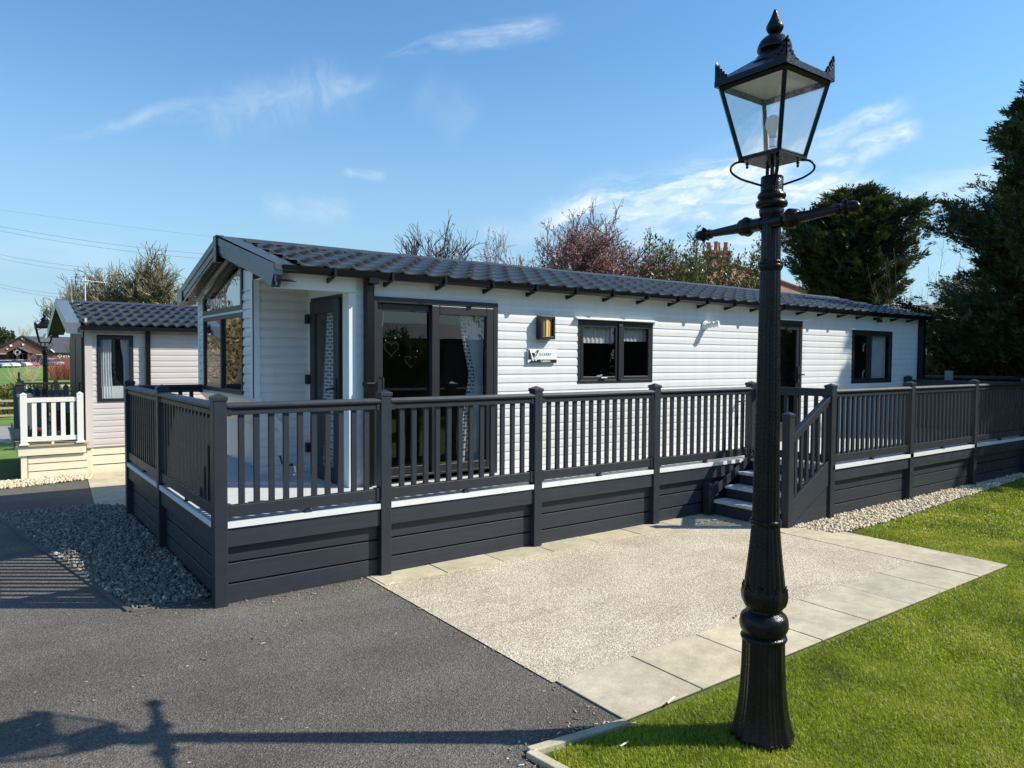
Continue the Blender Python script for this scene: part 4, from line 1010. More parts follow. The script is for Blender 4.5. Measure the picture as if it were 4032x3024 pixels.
# ------------------------------------------------------------------ victorian lamp post
LX, LY = 1.557, -3.307
def oct_flute(amp, nfl, p=1.0):
    return lambda k_, h: 1-amp*(1-abs(math.sin(math.pi*nfl*(k_+.5)/96)))**p
def lamp_post(label, loc, lift=0.0, group='black lamp posts', bar=True):
    x, y, z = loc
    t_ = thing('lamp_post', label, 'lamp post', loc, group)
    n = 96
    c = (x, y, z)
    # octagonal flared pedestal with reeded panels
    def ped(k_, h):
        a = 2*math.pi*(k_+.5)/n; s8 = math.pi/4; q = (a % s8)-s8/2
        r8 = math.cos(s8/2)/math.cos(q)
        panel_ = abs(q) < s8*.36
        reed = .045*abs(math.sin(q/(s8*.36)*math.pi*1.5)) if panel_ else .0
        return 1.04*r8*(1-(.055-reed if panel_ else 0))
    mb = MB()
    mb.lathe([(.142,-.02),(.143,.018),(.142,.03)], c, n, flute=lambda k_, h: 1.03*math.cos(math.pi/8)/math.cos(((2*math.pi*(k_+.5)/n) % (math.pi/4))-math.pi/8))
    mb.lathe([(.139,.03),(.130,.06),(.118,.11),(.109,.17),(.102,.24),(.096,.34),(.0935,.44),(.0935,.470)], c, n, flute=ped)
    mb.build('pedestal', M['black'], t_, smooth=True, auto=30)
    mb = MB()
    mb.lathe([(.088,.468),(.101,.470),(.104,.478),(.101,.487),(.092,.492),(.094,.500),(.103,.510),(.1095,.528),(.1105,.548),(.106,.570),(.097,.585),(.088,.592),(.078,.600),(.080,.606),(.078,.612)], c, n,
             flute=lambda k_, h: 1-.018*abs(math.sin(k_*math.pi/8+h*60)) if .508 < h < .582 else 1)
    mb.build('torus_ring', M['black'], t_, smooth=True, auto=50)
    mb = MB()
    mb.lathe([(.076,.608),(.084,.628),(.094,.650),(.0975,.680),(.093,.70)], c, n)
    for k_ in range(8):       # acanthus leaves standing round the bulb
        a = 2*math.pi*(k_+.5)/8; rad = Vector((math.cos(a), math.sin(a), 0)); tan = Vector((-rad.y, rad.x, 0)); C0 = Vector(c)
        for hw, z0, z1, o_ in ((.0385,.622,.738,.0045),(.020,.630,.724,.0085)):
            rows = []
            for s_ in np.linspace(0,1,9):
                wd = hw*(1-s_**3.5*.96)*(.8+.2*min(1,s_*3)); zz = z0+(z1-z0)*s_; rr = float(np.interp(zz, [.608,.628,.650,.680,.700,.745], [.077,.085,.094,.0972,.094,.0885]))+o_+.003*max(0,s_-.7)/.3
                rows.append([tuple(C0+rad*(rr-(wd*q)**2/.19-.0035*(abs(q) > .9))+tan*(wd*q)+Vector((0,0,zz-.010*abs(q)*s_))) for q in (-1,-.6,0,.6,1)])
            mb.strip(rows)
    mb.build('leaf_bulb', M['black'], t_, smooth=True, auto=35)
    fl16 = lambda k_, h: 1-.055*(1-abs(math.sin(k_*math.pi*16/n)))
    top_ = 2.18+lift
    mb = MB(); mb.lathe([(.094,.69),(.089,.74),(.077,.84),(.068,.93),(.0625,1.00),(.0610,1.01)], c, n, flute=fl16)
    mb.lathe([(.0605,1.012),(.058,1.20),(.053,1.55),(.0475,1.95),(.0445,top_)], c, n, flute=fl16)
    mb.lathe([(.0435,top_+.01),(.0425,top_+.225)], c, n, flute=fl16)
    mb.build('shaft', M['black'], t_, smooth=True, auto=40)
    mb = MB()
    for zz, r_, am in ((1.005,.0665,.0035),(top_+.008,.0505,.004)):
        rows = []
        for o_, dz in ((0,-.012),(.004,-.004),(.006,.004),(.001,.012),(-.004,.012)):
            rows.append([(x+(r_+o_)*math.cos(2*math.pi*k_/n), y+(r_+o_)*math.sin(2*math.pi*k_/n), z+zz+dz+.008*abs(math.sin(k_*math.pi*5/n))) for k_ in range(n+1)])
        mb.strip(rows); mb.build('collar', M['black'], t_, smooth=True, auto=60); mb = MB()
    mb.lathe([(.046,top_-.02),(.054,top_-.005),(.055,top_+.006),(.048,top_+.014)], c, n)
    mb.build('collar', M['black'], t_, smooth=True, auto=60)
    b0 = top_
    mb = MB()
    mb.lathe([(.043,b0+.215),(.052,b0+.232),(.055,b0+.255),(.050,b0+.262),(.0665,b0+.270),(.0700,b0+.281),(.0665,b0+.292),(.056,b0+.300),(.060,b0+.309),(.0625,b0+.317),(.060,b0+.326),(.051,b0+.334),(.049,b0+.342),(.049,b0+.40),(.046,b0+.404)], c, 48)
    mb.build('capital', M['black'], t_, smooth=True, auto=50)
    L0 = z+2.668+lift; L1 = z+2.990+lift; ha, hb = .098, .164
    # lantern frame
    fr = MB(); cor = [(-1,-1),(1,-1),(1,1),(-1,1)]
    P0 = [Vector((x+i*ha, y+j*ha, L0)) for i, j in cor]; P1 = [Vector((x+i*hb, y+j*hb, L1)) for i, j in cor]
    def bar_(a, b_, w_=.011):
        fr.tube([a, b_], w_, 4)
    for i in range(4): fr.tube([P0[i], P1[i]], .0125, 4)
    for i in range(4):
        fr.tube([P0[i], P0[(i+1)%4]], .0105, 4); fr.tube([P1[i], P1[(i+1)%4]], .0135, 4)
    fr.box(x-ha-.008,x+ha+.008,y-ha-.008,y+ha+.008,L0-.012,L0-.002)
    e1 = hb+.020
    for a, b_ in (((-e1,-e1),(e1,-e1+.03)),((-e1,e1-.03),(e1,e1)),((-e1,-e1+.0301),(-e1+.03,e1-.0301)),((e1-.03,-e1+.0301),(e1,e1-.0301))):
        fr.box(x+a[0],x+b_[0],y+a[1],y+b_[1],L1+.004,L1+.030)
    lf = fr.build('lantern_frame', M['black'], t_)
    for i in range(4):
        p = MB(); j = (i+1) % 4; p.add([P0[i]*.995+Vector((x,y,L0))*.005, P0[j]*.995+Vector((x,y,L0))*.005, P1[j]*.995+Vector((x,y,L1))*.005, P1[i]*.995+Vector((x,y,L1))*.005], [(0,1,2,3)])
        p.build('pane', M['lampglass'], lf)
    # hipped metal roof of the lantern, open inside
    rf = MB(); e = hb+.018; zr = L1+.0305; ht = .062
    rf.add([(x-e,y-e,zr),(x+e,y-e,zr),(x+e,y+e,zr),(x-e,y+e,zr),(x-ht,y-ht,zr+.088),(x+ht,y-ht,zr+.088),(x+ht,y+ht,zr+.088),(x-ht,y+ht,zr+.088)], [(0,1,5,4),(1,2,6,5),(2,3,7,6),(3,0,4,7),(4,5,6,7)])
    rf.build('lantern_roof', M['black'], t_)
    rf = MB(); e = hb+.002; zr = L1+.004
    rf.add([(x-e,y-e,zr),(x+e,y-e,zr),(x+e,y+e,zr),(x-e,y+e,zr),(x-.05,y-.05,zr+.085),(x+.05,y-.05,zr+.085),(x+.05,y+.05,zr+.085),(x-.05,y+.05,zr+.085)], [(4,5,1,0),(5,6,2,1),(6,7,3,2),(7,4,0,3),(7,6,5,4)])
    rf.build('roof_lining', M['white_plastic'], t_)
    mb = MB(); zc = L1+.112
    mb.lathe([(.108,zc-.020),(.094,zc-.006),(.078,zc+.014),(.066,zc+.030),(.060,zc+.040),(.074,zc+.044),(.0755,zc+.050),(.072,zc+.066),(.062,zc+.086),(.046,zc+.101),(.028,zc+.110),(.013,zc+.113),(.014,zc+.120)], (x,y,0), 40)
    mb.build('cowl', M['black'], t_, smooth=True, auto=40)
    mb = MB()
    mb.lathe([(.014,zc+.114),(.028,zc+.122),(.036,zc+.136),(.038,zc+.143),(.0375,zc+.150),(.0335,zc+.160),(.023,zc+.180),(.015,zc+.198),(.009,zc+.214),(.007,zc+.222),(.003,zc+.225)], (x,y,0), 32)
    mb.build('finial', M['black'], t_, smooth=True, auto=60)
    for i, j in cor:       # cast crest ornaments on the four corners
        mb = MB(); C0 = Vector((x+i*(hb+.016), y+j*(hb+.016), L1+.028))
        for du, dv_ in ((-i,0),(0,-j)):
            D = Vector((du,dv_,0)); Nn = Vector((-dv_,du,0))*.005
            out = [(0,-.022),(0,.075),(.006,.088),(.010,.066),(.020,.070),(.021,.050),(.033,.050),(.032,.034),(.046,.036),(.045,.020),(.060,.020),(.058,.0),(.058,-.0)]
            pr = [C0+D*u+Vector((0,0,w_)) for u, w_ in out]
            mb.add([p_+Nn for p_ in pr]+[p_-Nn for p_ in pr], [tuple(range(13)), tuple(range(25,12,-1))]+[(q,(q+1)%13,13+(q+1)%13,13+q) for q in range(13)])
            for u, w_ in ((.012,.045),(.022,.028),(.036,.018),(.008,.066)):
                mb.tube([C0+D*u+Vector((0,0,w_))-Nn*1.6, C0+D*u+Vector((0,0,w_+.003))+Nn*1.6], .006, 6)
        mb.build('crest_ornament', M['black'], t_)
    # frog: four scrolled straps, gas pipe stub, little ball drops
    for i, j in cor:
        mb = MB(); r2 = Vector((i,j,0)).normalized(); C0 = Vector((x,y,0))
        prof = [(ha*1.25,L0-.014),(ha*1.6,L0-.016),(ha*1.84,L0-.036),(ha*1.80,L0-.062),(ha*1.4,L0-.090),(ha*.9,L0-.108),(.046,L0-.122)] if (i, j) in ((-1,1),(1,-1)) else \
               [(ha*1.02,L0-.014),(ha*1.18,L0-.022),(ha*1.16,L0-.05),(ha*.98,L0-.085),(ha*.68,L0-.11),(.050,L0-.128),(.048,L0-.165)]
        th = .0052 if (i, j) in ((-1,1),(1,-1)) else .008
        pf = []
        for q in range(len(prof)-1):
            for s_ in (0,.34,.67):
                p_1 = prof[max(q-1,0)]; p0 = prof[q]; p1 = prof[q+1]; p2 = prof[min(q+2,len(prof)-1)]
                f_c = lambda a, b_, c_, d_: .5*((2*b_)+(-a+c_)*s_+(2*a-5*b_+4*c_-d_)*s_**2+(-a+3*b_-3*c_+d_)*s_**3)
                pf.append((f_c(p_1[0],p0[0],p1[0],p2[0]), f_c(p_1[1],p0[1],p1[1],p2[1])))
        pf.append(prof[-1])
        mb.tube([C0+r2*a+Vector((0,0,b_)) for a, b_ in pf], th, 6)
        mb.build('scroll_strap', M['black'], t_, smooth=True)
        mb = MB(); q = C0+r2*(ha*1.12)
        mb.lathe([(.004,L0-.014),(.004,L0-.020),(.009,L0-.026),(.004,L0-.032),(.007,L0-.038),(.003,L0-.045)], (q.x,q.y,0), 10); mb.build('ball_drop', M['black'], t_, smooth=True)
    mb = MB(); mb.tube([(x,y,L0-.14),(x,y,L0-.01)], .009, 8); mb.lathe([(.046,L0-.19),(.048,L0-.125),(.040,L0-.118)], (x,y,0), 8); mb.build('gas_stub', M['black'], t_)
    mb = MB(); mb.tube([(x,y,L0),(x,y,L0+.05)], .008, 8); mb.lathe([(.016,L0+.05),(.016,L0+.085),(.014,L0+.088)], (x,y,0), 16); mb.build('bulb_holder', M['chrome'], t_)
    mb = MB(); mb.lathe([(.015,L0+.088),(.018,L0+.10),(.030,L0+.135),(.033,L0+.155),(.029,L0+.175),(.016,L0+.188),(.004,L0+.191)], (x,y,0), 24); mb.build('bulb', M['white_plastic'], t_, smooth=True)
    if bar:
        bd_ = Vector((.082,.884,0)).normalized(); bz = z+2.375+lift; Cb = Vector((x-.02, y, bz))
        for sg_ in (-1, 1):
            mb = MB()
            pr = [(.024,.0),(.024,.030),(.030,.034),(.030,.085),(.023,.090),(.034,.100),(.044,.112),(.047,.124),(.043,.137),(.034,.146),(.038,.152),(.034,.158),(.025,.164),(.0225,.20),(.019,.30),(.017,.345),(.024,.350),(.023,.360),(.017,.366),(.021,.376),(.028,.388),(.020,.396),(.024,.402),(.026,.415),(.022,.432),(.010,.444),(.003,.447)]
            mb.lathe([(r_, h) for r_, h in pr], tuple(Cb), 32, bd_*sg_, flute=lambda k_, h: 1-.13*(1-abs(math.sin(k_*math.pi/4))) if (.16 < h < .34 or .10 < h < .14) else 1)
            for q in range(5):
                a = 2*math.pi*q/5; A = Vector((-bd_.y, bd_.x, 0))*math.cos(a)+Vector((0,0,1))*math.sin(a); B = Cb+bd_*sg_*.372+A*.020
                mb.tube([B, B+bd_*sg_*.018+A*.012, B+bd_*sg_*.03+A*.004], [.006,.008,.003], 6)
            mb.build('ladder_bar', M['black'], t_, smooth=True, auto=50)
    return t_
lamp_post('large black victorian lamp post with fluted base standing on the lawn in the foreground', (LX, LY, 0))
far = lamp_post('small distant black lamp post seen between the club and the beige lodge', (-.13, 13.4, tz(13.4)), lift=-.0, bar=False)

# ------------------------------------------------------------------ neighbouring beige lodge
NY = 7.0
nl = thing('holiday_lodge', 'smaller beige clapboard lodge with dark tiled roof behind the left end of the deck', 'lodge', (5,8.5,0))
nearn = lambda u, o_, z: (u, NY-o_, z)
siding('near_wall', nearn, -.05, 12.6, .405, 2.16, [(.09,.575,1.07,2.06)], M['beige'], nl, .0).data
mb = MB(); mb.box(-.06,-.03,6.98,8.85,.405,2.3); mb.build('gable_wall', M['beige'], nl)
mb = MB(); mb.box(-.065,.03,6.975,6.99,.40,2.15); mb.build('corner_trim', M['beige'], nl)
mb = MB(); mb.box(-.05,.018,7.005,7.02,-.01,.40); mb.build('skirting_post', M['cream'], nl)
for z0, z1 in ((.285,.400),(.145,.270),(.0,.130)):
    mb = MB(); mb.box(.015,12.6,7.015,7.035,z0,z1); mb.build('skirting_board', M['cream'], nl)
mb = MB(); mb.box(-.04,12.6,7.06,7.08,0,.41); mb.build('skirting_backing', M['rubber'], nl)
mb = MB(); mb.box(-.03,12.6,8.83,8.85,.4,2.3); mb.build('rear_wall', M['beige'], nl)
mb = MB(); mb.box(.0,12.6,7.3,7.32,.4,2.2); mb.build('interior', M['interior'], nl)
tile_roof('tiled_roof', -.13, 12.7, 6.86, 2.200, 8.55, 2.615, nl, 5, .152)
mb = MB(); mb.add([(-.13,10.25,2.20),(12.7,10.25,2.20),(12.7,8.55,2.62),(-.13,8.55,2.62)], [(0,1,2,3)]); mb.build('rear_roof', M['tile'], nl)
mb = MB(); mb.strip([[(x, 8.55+a, 2.635+b_) for a, b_ in ((-.09,-.02),(0,.02),(.09,-.02))] for x in (-.30,4,8,12.7)]); mb.build('ridge_cap', M['tile'], nl)
nz = lambda y: 2.20+.42*(1-abs(y-8.55)/1.69)
M['zinc'] = plain('blue_grey_flashing', (.13,.16,.185), .3, .12, 3)
mb = MB()
for sg_ in (-1, 1):
    e = 8.55+sg_*1.70
    mb.strip([[(-.30,e,nz(e)+.025),(-.30,8.55,nz(8.55)+.03)],[(-.125,e,nz(e)+.025),(-.125,8.55,nz(8.55)+.03)]])
    mb.strip([[(-.30,e,nz(e)+.025),(-.30,8.55,nz(8.55)+.03)],[(-.30,e,nz(e)-.13),(-.30,8.55,nz(8.55)-.10)]])
    mb.strip([[(-.30,e,nz(e)+.025),(-.125,e,nz(e)+.025)],[(-.30,e,nz(e)-.13),(-.125,e,nz(e)-.13)]])
mb.build('bargeboard', M['zinc'], nl)
mb = MB(); mb.add([(-.29,y,nz(y)-.09) for y in (6.9,8.55,10.2)]+[(-.05,y,nz(y)-.09) for y in (6.9,8.55,10.2)], [(0,1,4,3),(1,2,5,4)]); mb.build('soffit', M['soffit'], nl)
mb = MB(); mb.box(-.125,12.7,6.82,6.91,2.125,2.185); mb.build('gutter', M['gutter'], nl)
mb = MB(); mb.box(.735,.80,6.93,6.985,.55,2.13); mb.build('downpipe', M['gutter'], nl)
mb = MB(); mb.T = lambda p: (p[0], NY-p[1], p[2]); frame_parts(mb, .098, .565, 1.072, 2.045, .045, .03, -.01); wn = mb.build('window', M['anthdark'], nl, bevel=.003)
mb = MB(); mb.T = lambda p: (p[0], NY-p[1], p[2]); mb.add([(.14,0,1.11),(.52,0,1.11),(.52,0,2.0),(.14,0,2.0)], [(0,1,2,3)]); mb.build('pane', glass('light_glass', .85, .7), wn)
mb = MB(); mb.box(-.075,-.06,7.08,8.84,.50,2.12); dn = mb.build('door', M['anthdark'], nl, bevel=.004)
mb = MB(); mb.tube([(-.08,7.18,1.16),(-.12,7.18,1.16),(-.12,7.18,1.35),(-.08,7.18,1.35)], .012, 6); mb.build('handle', M['rubber'], dn)
mb = MB(); [mb.box(-.09,-.076,7.14+i*.86,7.14+i*.86+.78,.62,2.02) for i in range(2)]; mb.build('pane', M['anthdark'], dn)
mb = MB(); mb.box(-.34,-.30,8.2,8.3,.5,2.25) if False else None
cloth('curtain', 'white curtain at the left side of the beige lodge window', [(2.0,.15,.29),(1.6,.15,.28),(1.12,.15,.30)], 7.05, M['curtain'], 4)
cloth('curtain', 'white curtain at the right side of the beige lodge window', [(2.0,.40,.52),(1.7,.44,.52),(1.12,.45,.53)], 7.05, M['curtain'], 4)
mb = MB(); mb.box(.16,.50,7.04,7.045,1.11,1.30); tag(mb.build('window_sill_card', M['trimwhite']), 'white low board standing on the sill inside the beige lodge window', 'board')
# deck of the beige lodge
nd = thing('raised_deck', 'small cream boarded deck with white balustrade at the front of the beige lodge', 'deck', (-.48,8.4,0))
mb = MB(); mb.box(-.915,-.045,6.85,10.1,.478,.500); mb.build('deck_floor', M['fencewood'], nd)
mb = MB(); mb.box(-.895,-.075,6.875,6.895,.350,.476); mb.box(-.895,-.875,6.8951,10.05,.350,.476); mb.build('fascia', M['cream'], nd)
for z0, z1 in ((.235,.335),(.125,.222),(.015,.112)):
    mb = MB(); mb.box(-.78,-.055,6.91,6.93,z0,z1); mb.build('skirting_board', M['cream'], nd)
mb = MB(); mb.box(-.865,-.79,6.900,6.935,-.01,.349); mb.build('skirting_post', M['cream'], nd)
mb = MB(); mb.box(-.85,-.06,6.96,6.98,0,.47); mb.build('skirting_backing', M['rubber'], nd)
M['white_post'] = plain('white_plastic_post', (.82,.80,.72), .35, .03)
def npost(x, y, mat, z0=.50, top=1.235, w_=.040):
    p = MB(); p.box(x-w_,x+w_,y-w_,y+w_,z0,top-.03); p.add([(x-w_-.004,y-w_-.004,top-.03),(x+w_+.004,y-w_-.004,top-.03),(x+w_+.004,y+w_+.004,top-.03),(x-w_-.004,y+w_+.004,top-.03),(x,y,top)], [(0,1,4),(1,2,4),(2,3,4),(3,0,4),(3,2,1,0)])
    if mat is M['white_post']: p.box(x-w_-.02,x+w_+.02,y-w_-.02,y+w_+.02,z0,z0+.02)
    return p.build('post', mat, nd)
npost(-.825, 6.895, M['white_post']); npost(-.145, 6.895, M['white_post'])
mb = MB(); mb.box(-.785,-.185,6.875,6.915,1.095,1.158); rp = mb.build('top_rail', M['white_post'], nd)
mb = MB(); mb.box(-.785,-.185,6.872,6.918,.545,.610); mb.box(-.50,-.47,6.88,6.91,.50,.546); mb.build('bottom_rail', M['white_post'], nd)
for i in range(5):
    mb = MB(); x = -.70+i*.115; mb.box(x-.028,x+.028,6.885,6.905,.61,1.095); mb.build('baluster', M['white_post'], rp)
npost(-.02-.05, 9.75, M['greybox'], top=1.24); npost(-.80, 9.75, M['greybox'], top=1.22)
mb = MB(); mb.box(-.82,-.11,9.73,9.77,1.075,1.145); rp = mb.build('top_rail', M['greybox'], nd)
mb = MB(); mb.box(-.82,-.11,9.73,9.77,.55,.61); mb.build('bottom_rail', M['greybox'], nd)
for i in range(6):
    mb = MB(); x = -.76+i*.12; mb.box(x-.028,x+.028,9.74,9.76,.61,1.075); mb.build('baluster', M['greybox'], rp)
# dark railing of the next pitch
fr_ = thing('railing', 'black slatted railing running behind the beige lodge deck', 'railing', (-.1,12,tz(12)))
mb = MB(); mb.box(-.62,.9,11.98,12.02,1.17,1.21); mb.box(-.62,.9,11.98,12.02,.35,.40); rl = mb.build('rail', M['rubber'], fr_)
for i in range(13):
    mb = MB(); x = -.6+i*.12; mb.box(x-.014,x+.014,11.99,12.01,.40,1.17); mb.build('baluster', M['rubber'], fr_)
for x in (-.62,-.05,.9):
    mb = MB(); mb.box(x-.035,x+.035,11.965,12.035,tz(12),1.25); mb.build('post', M['rubber'], fr_)
# things on the small deck
pl = thing('planter', 'dark grey tapered planter with a black spike behind the white corner post', 'planter', (-.80,7.25,.5))
mb = MB(); mb.lathe([(.07,.50),(.075,.52),(.10,1.14),(.125,1.16),(.125,1.20),(.105,1.205)], (-.80,7.25,0), 4); mb.build('pot', M['greybox'], pl)
mb = MB(); mb.lathe([(.05,1.2),(.05,1.32),(.065,1.33),(.03,1.36),(.03,1.40),(.045,1.405),(.018,1.42),(.02,1.50),(.004,1.52)], (-.855,7.25,0), 4); mb.build('spike', M['rubber'], pl)
pl = thing('planter', 'dark grey planter box with small pyramid caps beside the spiked planter', 'planter', (-.62,7.5,.5))
mb = MB(); mb.box(-.74,-.52,7.42,7.60,.5,1.16); mb.build('box', M['greybox'], pl)
for x in (-.72,-.63,-.54):
    mb = MB(); mb.box(x-.03,x+.03,7.44,7.50,1.16,1.24); mb.add([(x-.04,7.43,1.24),(x+.04,7.43,1.24),(x+.04,7.51,1.24),(x-.04,7.51,1.24),(x,7.47,1.28)], [(0,1,4),(1,2,4),(2,3,4),(3,0,4),(3,2,1,0)]); mb.build('cap', M['rubber'], pl)
for x, lab in ((-.60,'burgundy cushioned chair on the beige lodge deck, left of the pair'),(-.36,'burgundy cushioned chair on the beige lodge deck, right of the pair')):
    ch = thing('chair', lab, 'chair', (x,7.45,.5), 'burgundy chairs behind the white balustrade')
    mb = MB(); mb.box(x-.10,x+.10,7.34,7.56,.64,.70); mb.build('seat', M['burgundy'], ch, bevel=.015)
    mb = MB(); mb.box(x-.10,x+.10,7.56,7.61,.66,.93); mb.build('backrest', M['burgundy'], ch, bevel=.015)
    for i, j in ((-1,0),(1,0),(-1,1),(1,1)):
        mb = MB(); mb.tube([(x+i*.08,7.36+j*.2,.5),(x+i*.08,7.36+j*.2,.64)], .01, 5); mb.build('leg', M['rubber'], ch)
bx = MB(); bx.box(-.27,-.12,7.6,7.9,.5,.86); bx.box(-.28,-.11,7.59,7.91,.86,.89); tag(bx.build('storage_box', M['leafgreen']), 'dull green storage box beside the lodge door', 'box')
# lattice drape at the left end of the small deck
pn = MB(); pn.box(-.94,-.925,6.97,7.9,.46,.74); tag(pn.build('windbreak', M['greybox']), 'blue grey slatted screen hanging on the left side of the small cream deck', 'screen')
# television aerials on the beige roof
an = thing('aerial', 'white long yagi television aerial on a mast above the beige lodge roof', 'aerial', (.125,8.6,2.62))
mb = MB(); mb.tube([(.125,8.6,2.6),(.125,8.6,3.05)], .010, 6); mb.build('mast', M['white_plastic'], an)
mb = MB(); mb.tube([(-.11,8.55,2.995),(.45,8.62,2.97)], .006, 4)
for i in range(14):
    x = -.09+i*.04; mb.tube([(x,8.49,2.995-i*.0018),(x,8.68,2.995-i*.0018)], .0035, 4)
mb.build('boom', M['white_plastic'], an)
an = thing('aerial', 'aluminium mast with a small black aerial at the left end of the beige roof', 'aerial', (-.06,8.6,2.62))
mb = MB(); mb.tube([(-.065,8.6,2.6),(-.065,8.6,3.03)], .012, 6); mb.build('mast', M['chrome'], an)
mb = MB(); mb.tube([(-.04,8.62,3.0),(.09,8.62,3.0)], .010, 4); mb.tube([(.005,8.6,3.09),(-.012,8.6,3.0),(.005,8.6,2.90)], .008, 4)
for z in (3.08,3.04,2.96,2.92): mb.tube([(-.04,8.58,z),(.06,8.64,z)], .003, 4)
mb.build('dipole', M['rubber'], an)
# ------------------------------------------------------------------ vegetation
def tubes_np(segs, n=4):
    """segs: list of (p0, p1, r0, r1) -> V, F"""
    A = np.array([s_[0] for s_ in segs]); B = np.array([s_[1] for s_ in segs]); r0 = np.array([s_[2] for s_ in segs]); r1 = np.array([s_[3] for s_ in segs])
    D = B-A; L = np.linalg.norm(D, axis=1)[:,None]; D = D/np.maximum(L, 1e-9)
    up = np.where(np.abs(D[:,2:3]) < .9, np.array([[0,0,1.]]), np.array([[1.,0,0]]))
    U = np.cross(D, up); U /= np.linalg.norm(U, axis=1)[:,None]; W = np.cross(D, U)
    V = []
    for P, r_ in ((A, r0), (B, r1)):
        for k_ in range(n):
            a = 2*math.pi*k_/n; V.append(P+(U*math.cos(a)+W*math.sin(a))*r_[:,None])
    V = np.stack(V, 1); m_ = len(segs)
    F = np.array([(k_, (k_+1)%n, n+(k_+1)%n, n+k_) for k_ in range(n)])[None]+(np.arange(m_)*2*n)[:,None,None]
    return V.reshape(-1,3), F.reshape(-1,4)
def grow(base, h, spread, r0, seed, levels=5, kids_=(3,5), up=.35, ratio=.68, trunk=.3, lean=(0,0), wander=.12):
    rd = random.Random(seed); segs = []; tips = []
    def br(p, d_, L, r_, lv):
        n = 3 if lv < 2 else 2; pts = [p]; q = p; dd = d_
        for i in range(n):
            dd = (dd+Vector((rd.gauss(0,wander), rd.gauss(0,wander), rd.gauss(0,wander)+.04*up))).normalized()
            q2 = q+dd*(L/n); ra = r_*(1-.28*i/n); rb = r_*(1-.28*(i+1)/n)
            segs.append((tuple(q), tuple(q2), ra, rb)); q = q2; pts.append(q)
        if lv >= levels: tips.append((q, dd)); return
        for i in range(rd.randint(*kids_)):
            ax = Vector((rd.gauss(0,1), rd.gauss(0,1), rd.gauss(0,1))).cross(dd)
            if ax.length < 1e-3: continue
            ax.normalize(); ang = rd.uniform(.30, .95)*spread
            nd = (Matrix.Rotation(ang, 3, ax) @ dd); nd.z += up*.35; nd.normalize()
            st_ = pts[-1] if i < 2 else pts[rd.randint(1, len(pts)-1)]
            br(st_, nd, L*ratio*rd.uniform(.75,1.2), r_*(.66 if i < 2 else .5), lv+1)
    br(Vector(base), Vector((lean[0], lean[1], 1)).normalized(), h*trunk, r0, 0)
    return segs, tips
def fan_tree(label, base, fork, R_, n, seed, mat, ezr=(15,88), levels=4, r0=.09, name='bare_tree', group=None, sx=1.0, rmin=.009, leafm=None, nleaf=0, lsize=.05, cat='tree', ratio=.72, spread=.75):
    """short trunk to the fork, limbs radiating into a dome"""
    rd = random.Random(seed); segs = []; B = Vector(base); Fk = Vector((base[0], base[1], fork))
    m_ = B.lerp(Fk, .5)+Vector((.05,.04,0)); segs += [(tuple(B), tuple(m_), r0*2, r0*1.7), (tuple(m_), tuple(Fk), r0*1.7, r0*1.5)]
    def br(p, d_, L, r_, lv):
        q = p; dd = d_
        for i in range(3):
            dd = (dd+Vector((rd.gauss(0,.15), rd.gauss(0,.15), rd.gauss(0,.13)+.05))).normalized(); q2 = q+dd*(L/3)
            segs.append((tuple(q), tuple(q2), max(rmin, r_*(1-.12*i)), max(rmin*.8, r_*(1-.12*(i+1))))); q = q2
            if lv < levels and (i > 0 or lv > 0):
                for _ in range(rd.choice((1,1,2)) if i < 2 else 2):
                    ax = Vector((rd.gauss(0,1), rd.gauss(0,1), rd.gauss(0,1))).cross(dd).normalized()
                    nd = (Matrix.Rotation(rd.uniform(.35,1.0)*spread, 3, ax) @ dd); nd.z += .05; nd.normalize()
                    br(q2, nd, L*ratio*rd.uniform(.6,1.15), r_*(.62 if i == 2 else .45), lv+1)
    for i in range(n):
        a = 2*math.pi*(i+rd.uniform(-.3,.3))*2.4; e = math.radians(ezr[0]+(ezr[1]-ezr[0])*((i+.5)/n))
        d_ = Vector((math.cos(a)*math.cos(e)*sx, math.sin(a)*math.cos(e)*sx, math.sin(e))); L = d_.length; d_.normalize()
        br(Fk+Vector((0,0,-.1*(n-i)/n)), d_, R_*.40*L*rd.uniform(.85,1.12), r0*rd.uniform(.7,1), 0)
    t_ = thing(name, label, cat, base, group)
    V, F = tubes_np(segs[:2], 8); np_mesh('trunk', V, F, mat, t_); V, F = tubes_np(segs[2:], 3); np_mesh('branches', V, F, mat, t_)
    if leafm:
        sg_ = [s_ for s_ in segs if s_[2] < r0*.4]; idx = rng.integers(0, len(sg_), nleaf)
        A = np.array([sg_[i][0] for i in idx]); B2 = np.array([sg_[i][1] for i in idx]); P = A+(B2-A)*rng.uniform(0,1,(nleaf,1))
        V, F = leaves_np(P+rng.normal(0,lsize*.3,P.shape), (B2-A)/np.maximum(np.linalg.norm(B2-A,axis=1)[:,None],1e-6), lsize, .6)
        np_mesh('leaves', V, F, leafm, t_)
    return t_
def gx_at(u, y):
    d_ = raydir(u, 1420); return -1.3628+(y+5.3)*d_.x/d_.y
def fit_h(segs, tips, base, h, rad=None, rmin=0):
    tp = np.array([p[:] for p, _ in tips]); zs_ = tp[:,2]-base[2]; k_ = h/np.percentile(zs_, 98)
    rr = np.percentile(np.hypot(tp[:,0]-base[0], tp[:,1]-base[1]), 93); kx_ = (rad/rr) if rad else k_
    f = lambda p: (base[0]+(p[0]-base[0])*kx_, base[1]+(p[1]-base[1])*kx_, base[2]+(p[2]-base[2])*k_)
    return [(f(a), f(b_), max(r_, rmin), max(q, rmin*.8)) for a, b_, r_, q in segs], [(Vector(f(p)), d_) for p, d_ in tips]
